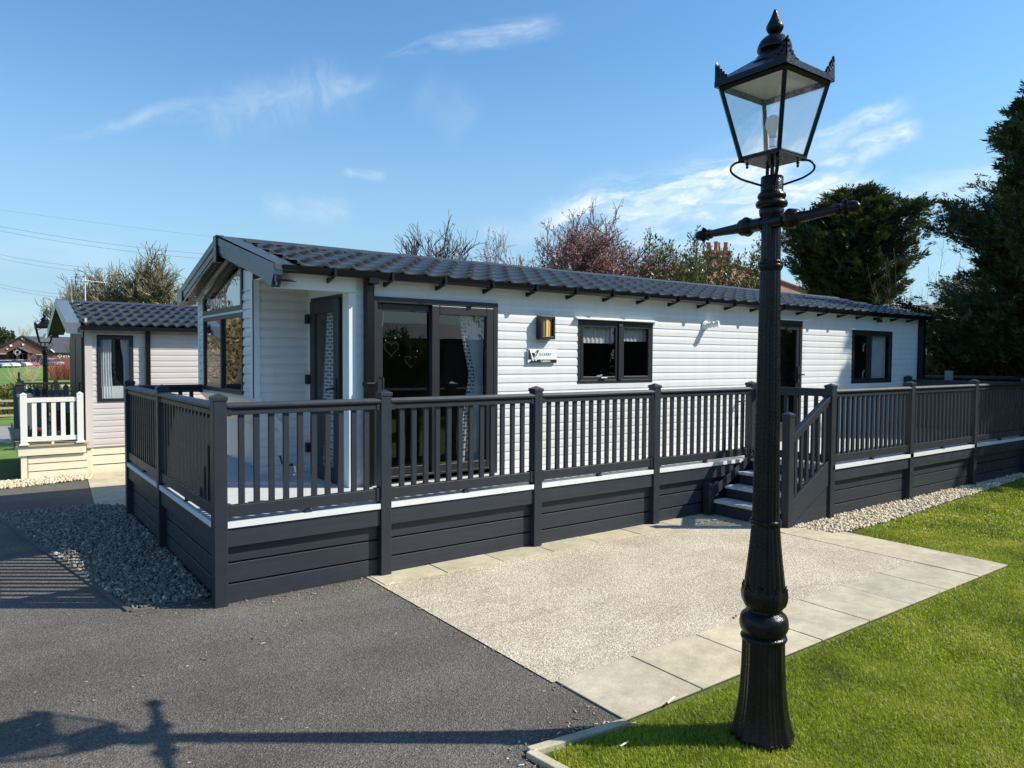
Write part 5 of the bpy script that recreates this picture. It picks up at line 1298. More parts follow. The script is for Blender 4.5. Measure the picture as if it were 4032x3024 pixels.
def leaves_np(P, D, size, asp=.5, flop=.8):
    m_ = len(P); D = D+rng.normal(0, flop, (m_,3)); D /= np.linalg.norm(D, axis=1)[:,None]
    S_ = np.cross(D, rng.normal(size=(m_,3))); S_ /= np.linalg.norm(S_, axis=1)[:,None]
    s_ = size*rng.uniform(.6,1.3,m_)[:,None]
    V = np.stack([P, P+D*s_*.5+S_*s_*asp*.5, P+D*s_, P+D*s_*.5-S_*s_*asp*.5], 1)
    return V.reshape(-1,3), np.arange(m_*4).reshape(-1,4)
def bare_tree(label, base, h, spread, r0, seed, mat, levels=6, group=None, name='bare_tree', leafm=None, nleaf=0, lsize=.06, rad=None, rmin=0, **kw):
    segs, tips = grow(base, h, spread, r0, seed, levels, **kw); segs, tips = fit_h(segs, tips, base, h, rad, rmin)
    t_ = thing(name, label, 'shrub' if 'shrub' in label or 'bush' in label else 'tree', base, group)
    big = [s_ for s_ in segs if s_[2] > r0*.4] or segs[:3]; small = [s_ for s_ in segs if s_[2] <= r0*.4]
    V, F = tubes_np(big, 6); np_mesh('trunk', V, F, mat, t_)
    V, F = tubes_np(small, 3)
    np_mesh('twigs', V, F, mat, t_)
    if leafm:
        sg_ = [s_ for s_ in segs if s_[2] < r0*.25]; idx = rng.integers(0, len(sg_), nleaf)
        A = np.array([sg_[i][0] for i in idx]); B = np.array([sg_[i][1] for i in idx]); P = A+(B-A)*rng.uniform(0,1,(nleaf,1))
        V, F = leaves_np(P+rng.normal(0,lsize*.3,P.shape), (B-A)/np.maximum(np.linalg.norm(B-A,axis=1)[:,None],1e-6), lsize, .55)
        np_mesh('leaves', V, F, leafm, t_)
    return t_
def fronds(P, D, size, mat, name, parent, k_=8, width=.07, droop=.0, mult=None):
    """flat feathery sprays of scale leaves: P start, D axis"""
    m_ = len(P); D = D/np.linalg.norm(D, axis=1)[:,None]
    side = np.cross(D, np.array([0,0,1.])+rng.normal(0,.6,(m_,3))); side /= np.linalg.norm(side, axis=1)[:,None]
    s_ = size*rng.uniform(.6,1.35,m_)*(mult if mult is not None else 1)
    Vs_ = []
    for j in range(k_):
        u = j/(k_-1); sg_ = -1 if j % 2 else 1
        if j == k_-1: d_ = D; st_ = P+D*(s_*.35)[:,None]; L = s_*.65
        else:
            d_ = D*.74+side*sg_*.66+rng.normal(0,.12,(m_,3)); d_ /= np.linalg.norm(d_, axis=1)[:,None]
            st_ = P+D*(s_*u*.75)[:,None]; L = s_*(.55-.33*u)
        d_ = d_+np.array([0,0,-droop]); nn = np.cross(d_, side); nn /= np.maximum(np.linalg.norm(nn, axis=1)[:,None],1e-6)
        w_ = np.cross(d_, nn+rng.normal(0,.4,(m_,3))); w_ /= np.maximum(np.linalg.norm(w_, axis=1)[:,None],1e-6)
        wd = (s_*width)[:,None]
        Vs_.append(np.stack([st_, st_+d_*(L*.45)[:,None]+w_*wd, st_+d_*L[:,None], st_+d_*(L*.45)[:,None]-w_*wd], 1))
    V = np.concatenate(Vs_, 0).reshape(-1,3)
    return np_mesh(name, V, np.arange(len(V)).reshape(-1,4), mat, parent)
def conifer(label, base, h, r_, nb, seed, size, prof=None, tops=1, cb=.06, per=5.0, width=.07, group='dark cypress trees', upt=.42):
    rd = random.Random(seed); t_ = thing('cypress_tree', label, 'tree', base, group)
    B = Vector(base); segs = [(tuple(B), tuple(B+Vector((0,0,h*.5))), .16, .09), (tuple(B+Vector((0,0,h*.5))), tuple(B+Vector((0,0,h*.96))), .09, .02)]
    prof = prof or (lambda u: (1-u)**.8*(.55+.45*min(1, u/.12)))
    Ps = []; Ds = []; Ms = []
    leaders = [(0,0,1.0)] + [(rd.uniform(-.5,.5)*r_, rd.uniform(-.5,.5)*r_, rd.uniform(.82,.97)) for _ in range(tops-1)]
    ncl = max(24, int(nb/22)); cls_ = [(cb+(1-cb)*((q+rd.random())/ncl)**.9, q*2.399+rd.uniform(-.4,.4), rd.uniform(.74,1.14)) for q in range(ncl)]
    for i in range(nb):
        lx_, ly_, lh = leaders[rd.randrange(len(leaders))] if rd.random() < .5 else leaders[0]
        cu, ca, cm = cls_[rd.randrange(ncl)]; free = rd.random() < .15
        u = min(1, max(cb, rd.gauss(cu, .010))) if not free else cb+(1-cb)*rd.random(); a = rd.gauss(ca, .26) if not free else rd.uniform(0, 2*math.pi); rr = r_*prof(u)*cm*(rd.uniform(.72,1.08)+.18*math.sin(a*3+seed)+.12*math.sin(u*23+a*2)+.1*math.sin(u*11+a*5))
        if len(leaders) > 1 and (lx_ or ly_): rr *= .6
        z = h*u*lh; k0 = min(1, u*1.2); o_ = Vector((lx_*k0, ly_*k0, z)); out = Vector((math.cos(a), math.sin(a), 0))
        rr = max(rr, .25); n = max(2, int(rr*2.2)); pts = []
        for q in range(n+1):
            s_ = q/n; pts.append(B+o_+out*(rr*s_)+Vector((0,0,rr*(upt*s_*s_+.05*s_)))+Vector((rd.gauss(0,.03),rd.gauss(0,.03),rd.gauss(0,.03)))*rr*.4)
        for q in range(n): segs.append((tuple(pts[q]), tuple(pts[q+1]), .035*(1-q/(n+1))*min(1,rr), .035*(1-(q+1)/(n+1))*min(1,rr)))
        m_ = int(per*(rr+.35)*3)
        for q in range(m_):
            s_ = 1-(rd.random()**1.5)*.75; f = s_*n; q0 = min(int(f), n-1); p = pts[q0].lerp(pts[q0+1], f-q0)
            dd = (out*.9+Vector((0,0,.25+.5*s_))+Vector((rd.gauss(0,.42),rd.gauss(0,.42),rd.gauss(0,.36)))).normalized()
            Ps.append(p+Vector((rd.gauss(0,.07),rd.gauss(0,.07),rd.gauss(0,.07)))*(1+rr*.3)); Ds.append(dd); Ms.append(1.0)
        for q in range(4):
            Ps.append(pts[-1-(q>2)]); Ds.append((out+Vector((0,0,.35+.3*q/3))+Vector((rd.gauss(0,.28),rd.gauss(0,.28),rd.gauss(0,.22)))).normalized()); Ms.append(1.6)
    V, F = tubes_np(segs, 4); np_mesh('trunk', V, F, M['darkbark'], t_)
    fronds(np.array(Ps), np.array(Ds), size, M['cypress'], 'crown', t_, 8, width, mult=np.array(Ms))
    return t_
conifer('tall feathery dark cypress filling the right edge of the picture', (18.0,.10,0), 8.3, 2.85, 1400, 5, .25, per=7.5, cb=.02, width=.055, prof=lambda u: float(np.interp(u, [0,.1,.25,.45,.65,.8,.92,1.0], [.75,1.0,.98,.84,.66,.46,.24,.05])))
conifer('lower dark cypress standing behind the tall one at the right edge', (23.5,2.0,0), 5.0, 2.2, 500, 9, .30, cb=.02)
conifer('broad many tipped cypress behind the roof beside the lamp post', (24.6,9.1,0), 7.75, 2.05, 1200, 12, .27, tops=6, cb=.30, per=6.5, width=.06, prof=lambda u: float(np.interp(u, [.3,.46,.57,.66,.76,.88,1.0], [.25,.60,.95,1.0,.86,.55,.15])), upt=.42)
conifer('off to the right, the cypress that shades the far end of the lodge', (16.9,-3.3,0), 9.4, 2.7, 800, 21, .36, per=4.2, cb=.05)
# deciduous
fan_tree('wide domed bare tree with lichen yellow limbs rising behind the beige roof', (gx_at(592,22.3),22.3,tz(22.3)), 2.75, 2.3, 22, 4, M['lichenbark'], (8,86), 4, .085, group='bare winter trees', rmin=.009, ratio=.75)
fan_tree('lower bare tree behind the two aerials on the beige roof', (gx_at(385,23.6),23.6,tz(23.6)), 1.95, 2.5, 19, 8, M['lichenbark'], (8,86), 4, .07, group='bare winter trees', rmin=.009, ratio=.75)
def stems(label, base, h, n, spread, seed, mat, name, r_=.02, side=8, leafm=None, nleaf=0, lsize=.05, group=None, cat='shrub', lean=.0, asp=.5, hmin=.62, tip=.4, bs=.15):
    rd = random.Random(seed); segs = []
    for i in range(n):
        a = rd.uniform(0, 2*math.pi); s_ = spread*rd.random()**.6; p = Vector(base)+Vector((math.cos(a)*s_*bs, math.sin(a)*s_*bs, 0)); top_ = h*rd.uniform(hmin,1.0)*(1-.18*(s_/spread)**2)
        d_ = Vector((math.cos(a)*s_*(1.15-bs)+lean, math.sin(a)*s_*(1.15-bs), top_)); k_ = 9; pts = []
        for q in range(k_+1):
            u = q/k_; pts.append(p+Vector((d_.x*u**.8, d_.y*u**.8, d_.z*u))+Vector((rd.gauss(0,.02),rd.gauss(0,.02),0)))
        for q in range(k_): segs.append((tuple(pts[q]), tuple(pts[q+1]), r_*(1-(1-tip)*q/k_), r_*(1-(1-tip)*(q+1)/k_)))
        for q in range(side):
            u = rd.uniform(.3,.97); f = u*k_; q0 = min(int(f), k_-1); p0 = pts[q0].lerp(pts[q0+1], f-q0)
            dd = Vector((rd.gauss(0,1), rd.gauss(0,1), rd.uniform(.5,1.6))).normalized()*h*rd.uniform(.05,.16)*(1.15-u)*1.6
            segs.append((tuple(p0), tuple(p0+dd), r_*.35, r_*.12))
            if rd.random() < .6:
                p1 = p0+dd*rd.uniform(.3,.8); segs.append((tuple(p1), tuple(p1+Vector((rd.gauss(0,.4),rd.gauss(0,.4),rd.uniform(.2,1)))*dd.length*.5), r_*.25, r_*.1))
    t_ = thing(name, label, cat, base, group); V, F = tubes_np(segs, 4); np_mesh('stems', V, F, mat, t_)
    if leafm:
        w_ = np.array([math.dist(s_[0], s_[1]) for s_ in segs])*np.array([1.0 if s_[0][2] > base[2]+h*.35 else .1 for s_ in segs]); w_ /= w_.sum()
        idx = rng.choice(len(segs), nleaf, p=w_); A = np.array([segs[i][0] for i in idx]); B2 = np.array([segs[i][1] for i in idx]); P = A+(B2-A)*rng.uniform(0,1,(nleaf,1))
        V, F = leaves_np(P+rng.normal(0,lsize*.35,P.shape), (B2-A)/np.maximum(np.linalg.norm(B2-A,axis=1)[:,None],1e-6)+np.array([0,0,.3]), lsize, asp, .6)
        np_mesh('leaves', V, F, leafm, t_)
    return t_
fan_tree('bare twiggy shrub rising behind the middle of the white lodge roof', (gx_at(1700,8.6),8.6,0), 2.9, 1.75, 11, 3, M['darkbark'], (38,88), 3, .028, 'bare_shrub', None, 1.2, .0065, cat='shrub', spread=.5)
fan_tree('broad plum tree dotted with small pinkish red leaves behind the ridge of the white lodge', (gx_at(2265,8.5),8.5,0), 2.55, 2.95, 18, 31, M['darkbark'], (12,88), 4, .045, 'plum_tree', None, 1.3, .0045, M['plum'], 19000, .050)
stems('lower sprawling plum sapling left of the plum tree crown', (9.1,8.5,0), 4.35, 20, 1.1, 35, M['darkbark'], 'plum_tree', .012, 16, M['plum'], 2600, .055, cat='tree', hmin=.8)
stems('thin reddish plum sapling right of the plum tree crown', (12.1,7.6,0), 4.75, 24, .9, 36, M['darkbark'], 'plum_tree', .011, 18, M['plum'], 3600, .05, cat='tree', hmin=.8)
stems('broad olive green laurel bush in front of the brick chimney', (12.75,6.5,0), 5.0, 70, 1.2, 41, M['bark'], 'laurel_bush', .014, 24, M['laurel'], 26000, .085, 'laurel bushes behind the roof', asp=.42, hmin=.80)
stems('left hand olive green laurel bush between the plum tree and the chimney', (11.75,7.0,0), 5.0, 40, .85, 44, M['bark'], 'laurel_bush', .014, 20, M['laurel'], 15000, .085, 'laurel bushes behind the roof', asp=.42, hmin=.8)
stems('small dark laurel bush standing alone just left of the lamp post', (13.75,5.6,0), 5.05, 20, .45, 43, M['bark'], 'laurel_bush', .012, 18, M['laurel'], 6500, .08, 'laurel bushes behind the roof', asp=.42, hmin=.75)
stems('bare pale twiggy shrub in the gap between the two big cypresses', (17.7,3.5,0), 5.4, 22, 1.3, 51, M['bark'], 'bare_shrub', .007, 14)
def leafbox(name, label, cat, boxes, n, lsize, mat, core, group=None):
    """clipped or ragged hedge: rounded masses of leaf faces on a dark twig core"""
    t_ = thing(name, label, cat, (boxes[0][0], boxes[0][1], boxes[0][4]), group); Ps = []; Ds = []
    vol = np.array([(b_[1+2]*1.0) for b_ in boxes]); 
    for b_ in boxes:   # cx, cy, rx, ry, z0, z1
        m_ = n//len(boxes); v = rng.normal(size=(m_,3)); v /= np.linalg.norm(v, axis=1)[:,None]; rad = rng.uniform(.72,1.06,m_)[:,None]
        c_ = np.sign(v)*np.abs(v)**.6
        P = np.array([b_[0], b_[1], (b_[4]+b_[5])/2])+c_*rad*np.array([b_[2], b_[3], (b_[5]-b_[4])/2]); Ps.append(P); Ds.append(v+np.array([0,0,.5]))
    V, F = leaves_np(np.concatenate(Ps), np.concatenate(Ds), lsize, .6, .6); np_mesh('leaves', V, F, mat, t_)
    mb = MB()
    for b_ in boxes:
        mb.lathe([(.05,b_[4]-.02),(.72*b_[2],b_[4]+.1),(.78*b_[2],(b_[4]+b_[5])/2),(.60*b_[2],b_[5]-.18*(b_[5]-b_[4])),(.1,b_[5]-.12*(b_[5]-b_[4]))], (0,0,0), 12)
        o_ = len(mb.v)-60
        for q in range(o_, len(mb.v)): mb.v[q] = (b_[0]+mb.v[q][0], b_[1]+mb.v[q][1]*b_[3]/b_[2], mb.v[q][2])
    mb.build('twig_core', core, t_)
    return t_
leafbox('beech_hedge', 'brown leaved beech hedge behind the far end of the deck', 'hedge', [(15.0,2.5,.9,.5,0,2.05),(16.2,2.2,.9,.5,0,1.9)], 6000, .07, M['brownhedge'], M['darkbark'])
# timber post and rail fence behind the far end
fe = thing('timber_fence', 'old grey timber fence with square posts below the cypress at the far right', 'fence', (13.6,.9,0))
for x, y, h_ in ((13.45,.92,1.56),(15.2,.2,1.5),(12.6,3.4,1.5)):
    mb = MB(); mb.box(x-.055,x+.055,y-.055,y+.055,0,h_); mb.build('post', M['oldwood'], fe, bevel=.006)
mb = MB(); mb.tube([(12.6,3.4,1.42),(13.45,.92,1.44),(15.2,.2,1.42)], .035, 4); mb.tube([(12.6,3.4,.8),(13.45,.92,.8),(15.2,.2,.8)], .035, 4); mb.build('rail', M['darkbark'], fe)
# round tree and lodge across the road behind the camera, seen in the glass of the sliding door
rt = stems('small round evergreen across the drive, mirrored in the sliding door', (6.75,-8.3,0), 2.75, 30, .62, 61, M['paletwig'], 'round_tree', .018, 16, M['laurel'], 12000, .085, cat='tree', asp=.45)
bl = thing('holiday_lodge', 'plain beige lodge on the pitch opposite, mirrored in the sliding door', 'lodge', (8,-16,0))
mb = MB(); mb.box(-4,13,-17,-13.5,.3,2.35); mb.build('wall', plain('taupe_siding', (.22,.19,.16), .6, .05, 2), bl)
mb = MB(); mb.add([(-4.2,-13.3,2.35),(13.2,-13.3,2.35),(13.2,-15.2,2.9),(-4.2,-15.2,2.9),(13.2,-17.2,2.35),(-4.2,-17.2,2.35)], [(0,1,2,3),(3,2,4,5)]); mb.build('roof', M['tile'], bl)
for x in (3.5, 9.5):
    mb = MB(); mb.box(x,x+1.3,-13.5,-13.46,1.2,2.05); mb.build('window', M['anthdark'], bl)
leafbox('beech_hedge', 'tall brown hedge left of the road, mirrored in the gable window', 'hedge', [(-3.9,14.2,.9,1.0,tz(14),3.0),(-3.9,16.2,.9,1.1,tz(16),3.1),(-3.9,18.3,.9,1.1,tz(18),3.0),(-7.2,33,1.6,1.5,tz(33),3.6),(-9.2,36,1.6,1.5,tz(36),3.9),(-6,40,1.4,1.4,tz(38),3.0)], 16000, .13, M['brownhedge'], M['darkbark'])
bare_tree('bare tree left of the road, mirrored in the gable window', (-6.6,27,tz(27)), 9.0, .95, .16, 71, M['bark'], 6, None, rad=3.6, rmin=.012, kids_=(3,5), up=.25, ratio=.74, trunk=.30)

# ------------------------------------------------------------------ houses beyond the lodge
def rot_thing(name, label, cat, loc, ang, group=None):
    t_ = thing(name, label, cat, loc, group); t_.rotation_euler.z = ang; return t_
def local(t_, build):
    """build parts in the thing's own frame"""
    for nm, mb, mt in build:
        o = mb.build(nm, mt); o.parent = t_
az = R(52); rh = rot_thing('brick_house', 'red tiled brick house whose chimney shows above the laurel bushes', 'house', (34.2,22.6,tz(22.6)), -R(52))
# local x runs to the right as seen from the deck, local y away
zb = -tz(22.6)
wall = MB(); wall.box(-4.8,5.2,-3.2,3.2,0,4.6+zb)
roof = MB(); ez = 4.55+zb; rz_ = 7.25+zb
roof.add([(-5.4,-3.7,ez),(6.6,-3.7,ez),(6.6,3.7,ez),(-5.4,3.7,ez),(-2.6,0,rz_),(1.0,0,rz_)], [(0,1,5,4),(1,2,5),(2,3,4,5),(3,0,4),(3,2,1,0)])
ridge = MB(); ridge.tube([(-2.6,0,rz_+.05),(1.0,0,rz_+.05)], .12, 8); ridge.tube([(1.0,0,rz_+.05),(6.6,-3.7,ez+.05)], .10, 8); ridge.tube([(-2.6,0,rz_+.05),(-5.4,-3.7,ez+.05)], .10, 8)
win = MB(); win.box(-2.6,-1.2,-3.24,-3.19,2.6+zb,3.9+zb); win.box(1.4,2.8,-3.24,-3.19,2.6+zb,3.9+zb)
local(rh, [('wall', wall, M['redbrick']), ('roof', roof, M['redroof']), ('ridge_tiles', ridge, M['redroof']), ('window', win, M['greenglass'])])
ch = MB(); ch.T = lambda p: (p[0]*math.cos(.6)-p[1]*math.sin(.6)+.0, p[0]*math.sin(.6)+p[1]*math.cos(.6), p[2])
ch.box(-.66,.66,-.42,.42,5.8+zb,7.75+zb); ch.box(-.72,.72,-.48,.48,7.751+zb,7.86+zb); ch.box(-.66,.66,-.42,.42,7.861+zb,7.98+zb); ch.box(-.73,.73,-.49,.49,7.981+zb,8.12+zb)
co_ = ch.build('chimney', M['redbrick']); co_.parent = rh
for i, (x, y, s_) in enumerate(((-.50,.12,.9),(-.18,-.16,1.0),(.16,.14,1.0),(.50,-.14,1.0),(.18,.2,.8))):
    mb = MB(); mb.T = ch.T; mb.lathe([(.15,8.12+zb),(.14,8.2+zb),(.115,8.55*1.0+zb-(1-s_)*.3),(.14,8.60+zb-(1-s_)*.3),(.14,8.66+zb-(1-s_)*.3)], (x,y,0), 12)
    p = mb.build('chimney_pot', M['terracotta'], None, smooth=True, auto=40); p.parent = co_
for x, z0, lab in ((-1.35,8.6,'small aerial left of the chimney pots of the red brick house'),(.98,7.2,'small aerial fixed to the right of the red brick chimney')):
    P = rh.location+Vector((x*math.cos(-az)-0*math.sin(-az), x*math.sin(-az), 0)); mb = MB()
    mb.tube([(P.x,P.y,z0-1.6),(P.x,P.y,z0+.5)], .02, 5)
    for q in range(4): mb.tube([(P.x-.2,P.y+.15,z0+.5-q*.13),(P.x+.2,P.y-.15,z0+.5-q*.13)], .012, 4)
    tag(mb.build('aerial', M['rubber']), lab, 'aerial')
bg_ = rot_thing('bungalow', 'brown tiled bungalow roof partly hidden by the cypress at the right', 'house', (27.6,7.6,0), -R(62))
wall = MB(); wall.box(-1.9,6,-2.6,2.6,0,1.95)
roof = MB(); roof.add([(-2.3,-3.1,1.92),(6.4,-3.1,1.92),(6.4,3.1,1.92),(-2.3,3.1,1.92),(-1.7,0,3.85),(5.8,0,3.85)], [(0,1,5,4),(1,2,5),(2,3,4,5),(3,0,4)])
local(bg_, [('wall', wall, M['brownbrick']), ('roof', roof, M['brownroof'])])

# ------------------------------------------------------------------ left background
fe = thing('timber_fence', 'three rail timber field fence beside the road at the far left', 'fence', (0,40,tz(40)))
zf = tz(40)
for i in range(9):
    mb = MB(); x = -5+i*1.9; mb.box(x-.05,x+.05,39.95,40.05,zf,zf+1.12); mb.build('post', M['fencewood'], fe)
for z in (.93,.56,.18):
    mb = MB(); mb.box(-5.6,11,39.90,39.95,zf+z,zf+z+.11); mb.build('rail', M['fencewood'], fe)
leafbox('field_hedge', 'ragged green hedge behind the field fence', 'hedge', [(x, 43+.4*math.sin(x), 1.5, .9, zf, zf+1.55+.12*math.sin(x*2)) for x in (-5,-3,-1,1,3,5,7,9)], 26000, .16, M['hedge'], M['leafgreen'])
def twigbush(label, base, h, r_, n, mat, seed, name='red_stem_bush', group=None, bs=.15):
    return stems(label, base, h, n, r_, seed, mat, name, .018, 7, group=group, bs=bs)
twigbush('dense red stemmed bush on the far lawn', (7.6,99,tz(99)), 3.0, 2.1, 320, M['redtwig'], 81, bs=.85)
twigbush('pale many stemmed bush on the far lawn below the red car', (3.7,95,tz(95)), 2.9, 1.6, 34, M['paletwig'], 82, 'pale_bush', 'pale bushes on the far lawn')
twigbush('lower pale bush at the left end of the far lawn', (2.3,95,tz(95)), 2.0, 1.1, 18, M['paletwig'], 83, 'pale_bush', 'pale bushes on the far lawn')
twigbush('pale bush standing in front of the red stemmed bush', (8.1,90,tz(90)), 3.0, 1.0, 12, M['paletwig'], 84, 'pale_bush', 'pale bushes on the far lawn')
leafbox('flowering_shrub', 'low rounded bluish shrub behind the black railing', 'shrub', [(1.2,22,.8,.6,tz(22),.55)], 1500, .07, M['hedge'], M['leafgreen'])

# parked cars
def car(label, x, y, mat, rz, suv=False, L=4.3):
    z = tz(y)+.03; t_ = thing('parked_car', label, 'car', (x,y,z), 'cars parked in front of the club'); t_.rotation_euler.z = rz
    h = 1.68 if suv else 1.45; w_ = .90; b_ = .32
    body = MB()
    pr = [(-L/2,.35),(-L/2+.05,.80),(-L/2+.18,.95),(-L/2+.75,1.0),(L*.18,.98),(L/2-.35,.82),(L/2-.05,.66),(L/2,.35),(L/2-.3,.22),(-L/2+.3,.22)]
    body.prism(pr, 'y', -w_, w_)
    cab = MB(); k_ = .86
    lo = [(-L/2+.30,.96),(L*.22,.96)]; hi = [(-L/2+.85 if not suv else -L/2+.45, h),(L*.03,h)]
    cab.add([(lo[0][0],-w_+.03,.955),(lo[1][0],-w_+.03,.955),(lo[1][0],w_-.03,.955),(lo[0][0],w_-.03,.955),(hi[0][0],-w_+.2,h-.06),(hi[1][0],-w_+.2,h-.06),(hi[1][0],w_-.2,h-.06),(hi[0][0],w_-.2,h-.06)], [(0,1,5,4),(1,2,6,5),(2,3,7,6),(3,0,4,7),(4,5,6,7)])
    top_ = MB(); top_.add([(hi[0][0]-.06,-w_+.17,h-.06),(hi[1][0]+.08,-w_+.17,h-.06),(hi[1][0]+.08,w_-.17,h-.06),(hi[0][0]-.06,w_-.17,h-.06),(hi[0][0]+.1,-w_+.3,h),(hi[1][0]-.1,-w_+.3,h),(hi[1][0]-.1,w_-.3,h),(hi[0][0]+.1,w_-.3,h)], [(0,1,5,4),(1,2,6,5),(2,3,7,6),(3,0,4,7),(4,5,6,7)])
    for sg_ in (-1,1):
        for xa, xb in ((lo[0][0]+.75,hi[0][0]+.6),(lo[0][0]+1.75,hi[0][0]+1.35)):
            top_.tube([(xa,sg_*(w_-.03),.955),(xb,sg_*(w_-.195),h-.05)], .035, 4)
    parts = [('body', body, mat), ('windows', cab, M['carglass']), ('roof', top_, mat)]
    bo = []
    for nm, mb, mt in parts: o = mb.build(nm, mt, None, bevel=.03 if nm == 'body' else 0); o.parent = t_; bo.append(o)
    for sx in (-L/2+.78, L/2-.82):
        for sy in (-1,1):
            mb = MB(); mb.lathe([(.25,0),(.33,.02),(.33,.20),(.25,.22)], (sx, sy*(w_-.20), .33), 16, (0,sy,0)); o = mb.build('wheel', M['tyre']); o.parent = t_
            mb = MB(); mb.lathe([(.21,0),(.19,.012)], (sx, sy*(w_+.021), .33), 12, (0,sy,0)); o2 = mb.build('rim', M['chrome']); o2.parent = o
    for sy in (-1,1):
        mb = MB(); mb.box(L/2-.20,L/2-.01,sy*.66-.16,sy*.66+.16,.60,.72); o = mb.build('headlight', M['chrome']); o.parent = t_
    return t_
def ground_at(u, y):       # x of a picture column at the distance y
    d_ = raydir(u, 1420); return -1.3628+(y+5.3)*d_.x/d_.y
hdg = R(-52)
for lab, u, y, mt, suv in (('silver car cut by the left edge of the picture', -8, 166, 'car_silver', False), ('white hatchback nearest the left edge, in front of the dark one', 32, 168, 'car_white', False),
        ('dark car mostly hidden between the two white cars', 55, 172, 'car_dark', False), ('white estate car beside the red car', 79, 175, 'car_white', False),
        ('red car parked below the club porch', 108, 178, 'car_red', False), ('dark grey estate car right of the red car', 160, 182, 'car_dark', True),
        ('silver car just behind the distant lamp post', 200, 185, 'car_silver', False), ('white pickup furthest right in the row behind the distant lamp post', 214, 194, 'car_white', True)):
    car(lab, ground_at(u, y), y, M[mt], hdg, suv, 4.4 if not suv else 4.7)

# club building; plan at y = 206
BY = 206; kx = (BY+5.3)/155.3
X = lambda x: -1.363+(x+1.363)*kx
Z = lambda z: 1.76+(z-1.76)*kx
cb_ = thing('club_building', 'long dark brick clubhouse with slate roof, gable and glazed porch behind the car park', 'building', (X(8),BY,Z(-.2)))
mb = MB(); mb.box(X(.65),X(30),BY+.5,BY+20,Z(-.25),Z(2.2)); mb.prism([(X(.65),Z(-.25)),(X(10.3),Z(-.25)),(X(10.3),Z(2.2)),(X(5.49),Z(5.1)),(X(.65),Z(2.2))], 'y', BY, BY+.49); mb.build('wall', M['brownbrick'], cb_)
mb = MB()
mb.add([(X(.3),BY-.5,Z(1.95)),(X(5.49),BY-.5,Z(5.2)),(X(5.49),BY+14,Z(5.2)),(X(.3),BY+14,Z(1.95))], [(0,1,2,3)])
mb.add([(X(10.5),BY-.5,Z(2.05)),(X(5.49),BY-.5,Z(5.2)),(X(5.49),BY+14,Z(5.2)),(X(10.5),BY+14,Z(2.05))], [(3,2,1,0)])
mb.add([(X(9.9),BY+.2,Z(2.2)),(X(31),BY+.2,Z(2.2)),(X(31),BY+11,Z(5.22)),(X(5.49),BY+11,Z(5.22))], [(0,1,2,3)])
mb.build('roof', M['slate'], cb_)
mb = MB()
for xa, za, xb, zb2 in ((.3,1.95,5.49,5.2),(10.5,2.05,5.49,5.2)):
    mb.add([(X(xa),BY-.55,Z(za)-.3),(X(xb),BY-.55,Z(zb2)-.35),(X(xb),BY-.55,Z(zb2)+.05),(X(xa),BY-.55,Z(za)+.05)], [(0,1,2,3)])
mb.build('bargeboard', M['rubber'], cb_)
mb = MB(); mb.box(X(10.0),X(31),BY+.05,BY+.2,Z(2.1),Z(2.2)); mb.build('gutter', M['rubber'], cb_)
pr_ = MB(); pr_.prism([(X(3.3),Z(-.25)),(X(6.15),Z(-.25)),(X(6.15),Z(2.05)),(X(4.72),Z(2.95)),(X(3.3),Z(2.05))], 'y', BY-3, BY-.01); po = pr_.build('porch', M['greenglass'], cb_)
mb = MB(); mb.add([(X(3.1),BY-3.4,Z(2.08)),(X(4.72),BY-3.4,Z(3.08)),(X(4.95),BY,Z(3.08)),(X(3.4),BY,Z(2.08))], [(0,1,2,3)]); mb.add([(X(6.35),BY-3.4,Z(2.08)),(X(4.72),BY-3.4,Z(3.08)),(X(5.6),BY,Z(3.08)),(X(7.17),BY,Z(2.10))], [(3,2,1,0)]); mb.build('porch_roof', M['slate'], po)
mb = MB(); mb.prism([(X(3.25),Z(-.25)),(X(6.2),Z(-.25)),(X(6.2),Z(2.0)),(X(3.25),Z(2.0))], 'y', BY-2.9, BY-2.8); mb.build('backing', M['rubber'], po)
mb = MB()
for x in (3.3,4.0,4.7,5.4,6.1): mb.box(X(x)-.05,X(x)+.05,BY-3.1,BY-3.01,Z(-.25),Z(2.05))
mb.box(X(3.3),X(6.1),BY-3.12,BY-3.02,Z(1.95),Z(2.03)); mb.build('glazing_bar', M['rubber'], po)
mb = MB(); mb.box(X(6.15),X(6.4),BY-3,BY-2.6,Z(-.25),Z(2.0)); mb.build('pier', M['redbrick'], po)
mb = MB(); mb.box(X(7.62),X(8.25),BY-.05,BY-.01,Z(-.25),Z(1.72)); mb.build('door', M['rubber'], cb_)
mb = MB(); mb.box(X(7.5),X(8.4),BY-.12,BY-.02,Z(1.74),Z(1.88)); mb.build('lintel', M['slab'], cb_)
mb = MB(); mb.box(X(-.5),X(3.2),BY-1.2,BY-.02,Z(1.83),Z(2.0)); mb.build('canopy', M['slab'], cb_)
mb = MB(); mb.box(X(-.5),X(2.8),BY-.06,BY-.01,Z(-.25),Z(1.82)); mb.build('window', M['carglass'], cb_)
mb = MB(); mb.tube([(X(9.7),BY-.62,Z(2.75)),(X(10.25),BY-.62,Z(2.22))], .14, 4); mb.build('white_verge', M['trimwhite'], cb_)
for x, z, s_ in ((5.45,4.58,.2),(5.75,4.35,.12),(5.6,3.55,.2),(3.83,3.34,.24),(3.3,2.75,.16)):
    mb = MB(); mb.box(X(x)-s_,X(x)+s_,BY-.2,BY-.02,Z(z)-s_,Z(z)+s_); mb.build('alarm_box', M['trimwhite'], cb_)
wr = MB()
rd = random.Random(5)
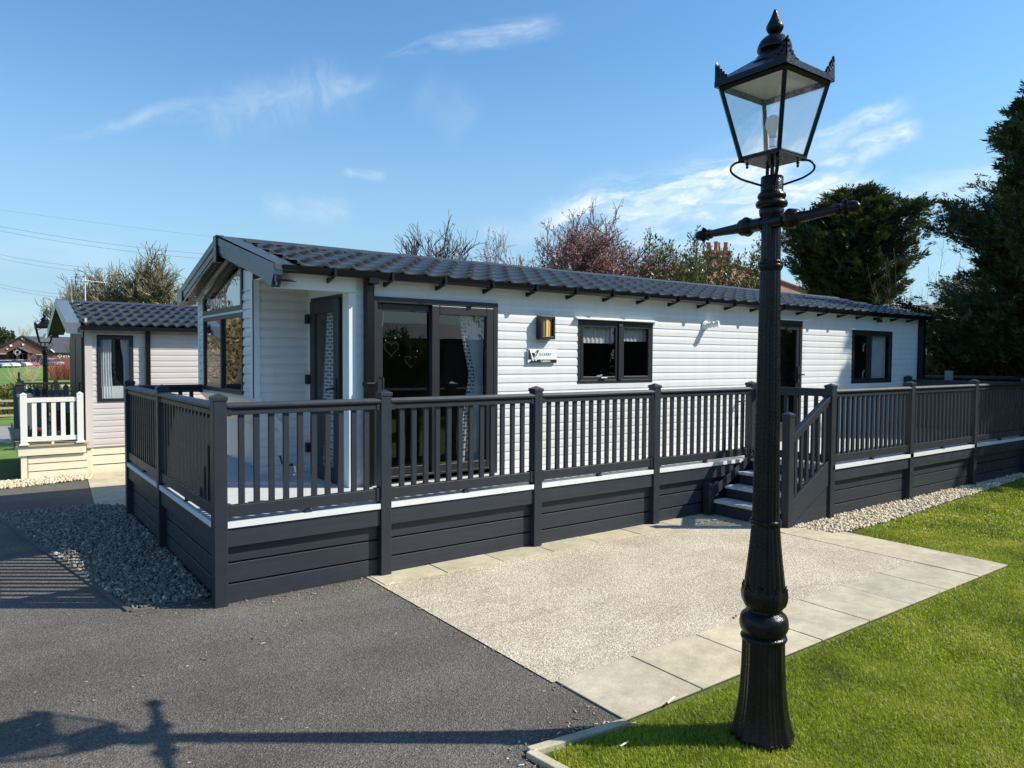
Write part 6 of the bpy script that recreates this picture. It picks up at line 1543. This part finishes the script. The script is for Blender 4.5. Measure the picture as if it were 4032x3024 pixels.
for i in range(240):
    a = rd.uniform(0,2*math.pi); rr = rd.uniform(.30,.80); wr.add([(X(4.64)+rr*math.cos(a)+rd.gauss(0,.06),BY-3.5+rd.gauss(0,.06),Z(2.19)+rr*math.sin(a)+rd.gauss(0,.06)) for _ in range(3)], [(0,1,2)])
wreath = wr.build('wreath', M['trimwhite']); tag(wreath, 'round white flower tree ball in front of the club porch', 'wreath')
mb = MB(); mb.tube([(X(4.55),BY-3.5,Z(-.25)),(X(4.55),BY-3.5,Z(1.5))], .07, 6); mb.tube([(X(4.85),BY-3.5,Z(-.25)),(X(4.85),BY-3.5,Z(1.5))], .07, 6); mb.build('stake', M['redbrick'], wreath)
M['signwhite'] = plain('sign_white', (.75,.75,.73), .6, .03)
sgn_ = thing('building_sign', 'white tree emblem and lettering on the brick wall of the club', 'sign', (X(11.1),BY+.4,Z(1.5)))
def signtext(body, x, z, size): 
    return text(body, X(x), Z(z), size, M['signwhite'], 1.0, 1.1, BY+.45, sgn_, .02)
signtext('STAIN', 11.66, 1.30, .78); signtext('THE LODGE', 11.70, 1.02, .26) if False else None
mb = MB()
for dx, dz, r_ in ((0,.15,.34),(-.25,.02,.24),(.25,.02,.24),(0,-.08,.28)):
    mb.lathe([(r_,0),(r_*.9,.04)], (X(11.12)+dx,BY+.47,Z(1.55)+dz), 12, (0,-1,0))
mb.box(X(11.12)-.05,X(11.12)+.05,BY+.42,BY+.46,Z(1.05),Z(1.45)); mb.build('emblem', M['signwhite'], sgn_)
# trees behind the club
for lab, x, y, w_, h_, mt in (('dark rounded tree behind the left end of the club roof', -4, 235, 7, 7.5, 'cypress'), ('olive tree at the left edge behind the club', -9, 225, 5, 5.2, 'hedge'), ('brownish tree line crown behind the club, left of its gable', -1.5, 260, 6.5, 9.0, 'brownhedge'), ('small dark tree touching the left slope of the club roof', 5.6, 238, 2.4, 8.8, 'cypress')):
    leafbox('tree', lab, 'tree', [(x, y, w_*.6, w_*.5, tz(y), h_*.8), (x+w_*.4, y+1, w_*.45, w_*.4, 0, h_*.92), (x-w_*.3, y, w_*.4, w_*.4, 0, h_)], 3500, .55, M[mt], M['darkbark'], 'trees beyond the club')
leafbox('dark_hedge', 'tall dark evergreen screen across the lawn, mirrored in the double window', 'hedge', [(13,-12.5,1.5,1,0,5.2),(15.5,-12,1.5,1,0,5.8),(18,-11.5,1.6,1,0,5.6),(20.5,-10.5,1.6,1,0,6),(23,-9.5,1.6,1.2,0,6.2),(25.5,-8.5,1.8,1.2,0,6.4)], 16000, .16, M['cypress'], M['darkbark'])
bare_tree('slender pale bare tree standing behind the club roof ridge', (9.6,240,0), 10.2, .6, .12, 91, M['paletwig'], 5, None, kids_=(3,4))
bare_tree('bare sapling in front of the club wall beside the sign', (ground_at(265,120),120,tz(120)), 5.2, .7, .06, 93, M['bark'], 5, None, kids_=(3,4))
# overhead wires
def wire(label, p0, p1, y0, y1, r_=.010):
    a = raydir(*p0); b_ = raydir(*p1); C0 = Vector((-1.3628,-5.2999,1.7597))
    A = C0+a*((y0+5.3)/a.y); B = C0+b_*((y1+5.3)/b_.y); pts = []
    for i in range(25):
        u = i/24; p = A.lerp(B, u); p.z -= .35*4*u*(1-u); pts.append(p)
    mb = MB(); mb.tube(pts, r_, 4); tag(mb.build('overhead_wire', M['rubber']), label, 'wire', 'overhead wires crossing the sky')
wire('highest single overhead wire, reaching across above the white lodge ridge', (-80,815), (2100,1052), 60, 40, .0045)
wire('upper wire of the thick pair ending at the lodge gable', (-80,875), (1000,1012), 55, 45, .007)
wire('lower wire of the thick pair ending at the lodge gable', (-80,893), (1000,1032), 55, 45, .007)
wire('upper wire of the pair passing above the aerials', (-80,985), (640,1065), 55, 45, .006)
wire('lower wire of the pair passing above the aerials', (-80,1000), (640,1086), 55, 45, .006)
wire('upper wire of the lowest pair at the left, over the beige roof', (-80,1100), (500,1168), 55, 45, .0055)
wire('lower wire of the lowest pair at the left, over the beige roof', (-80,1112), (500,1182), 55, 45, .0055)
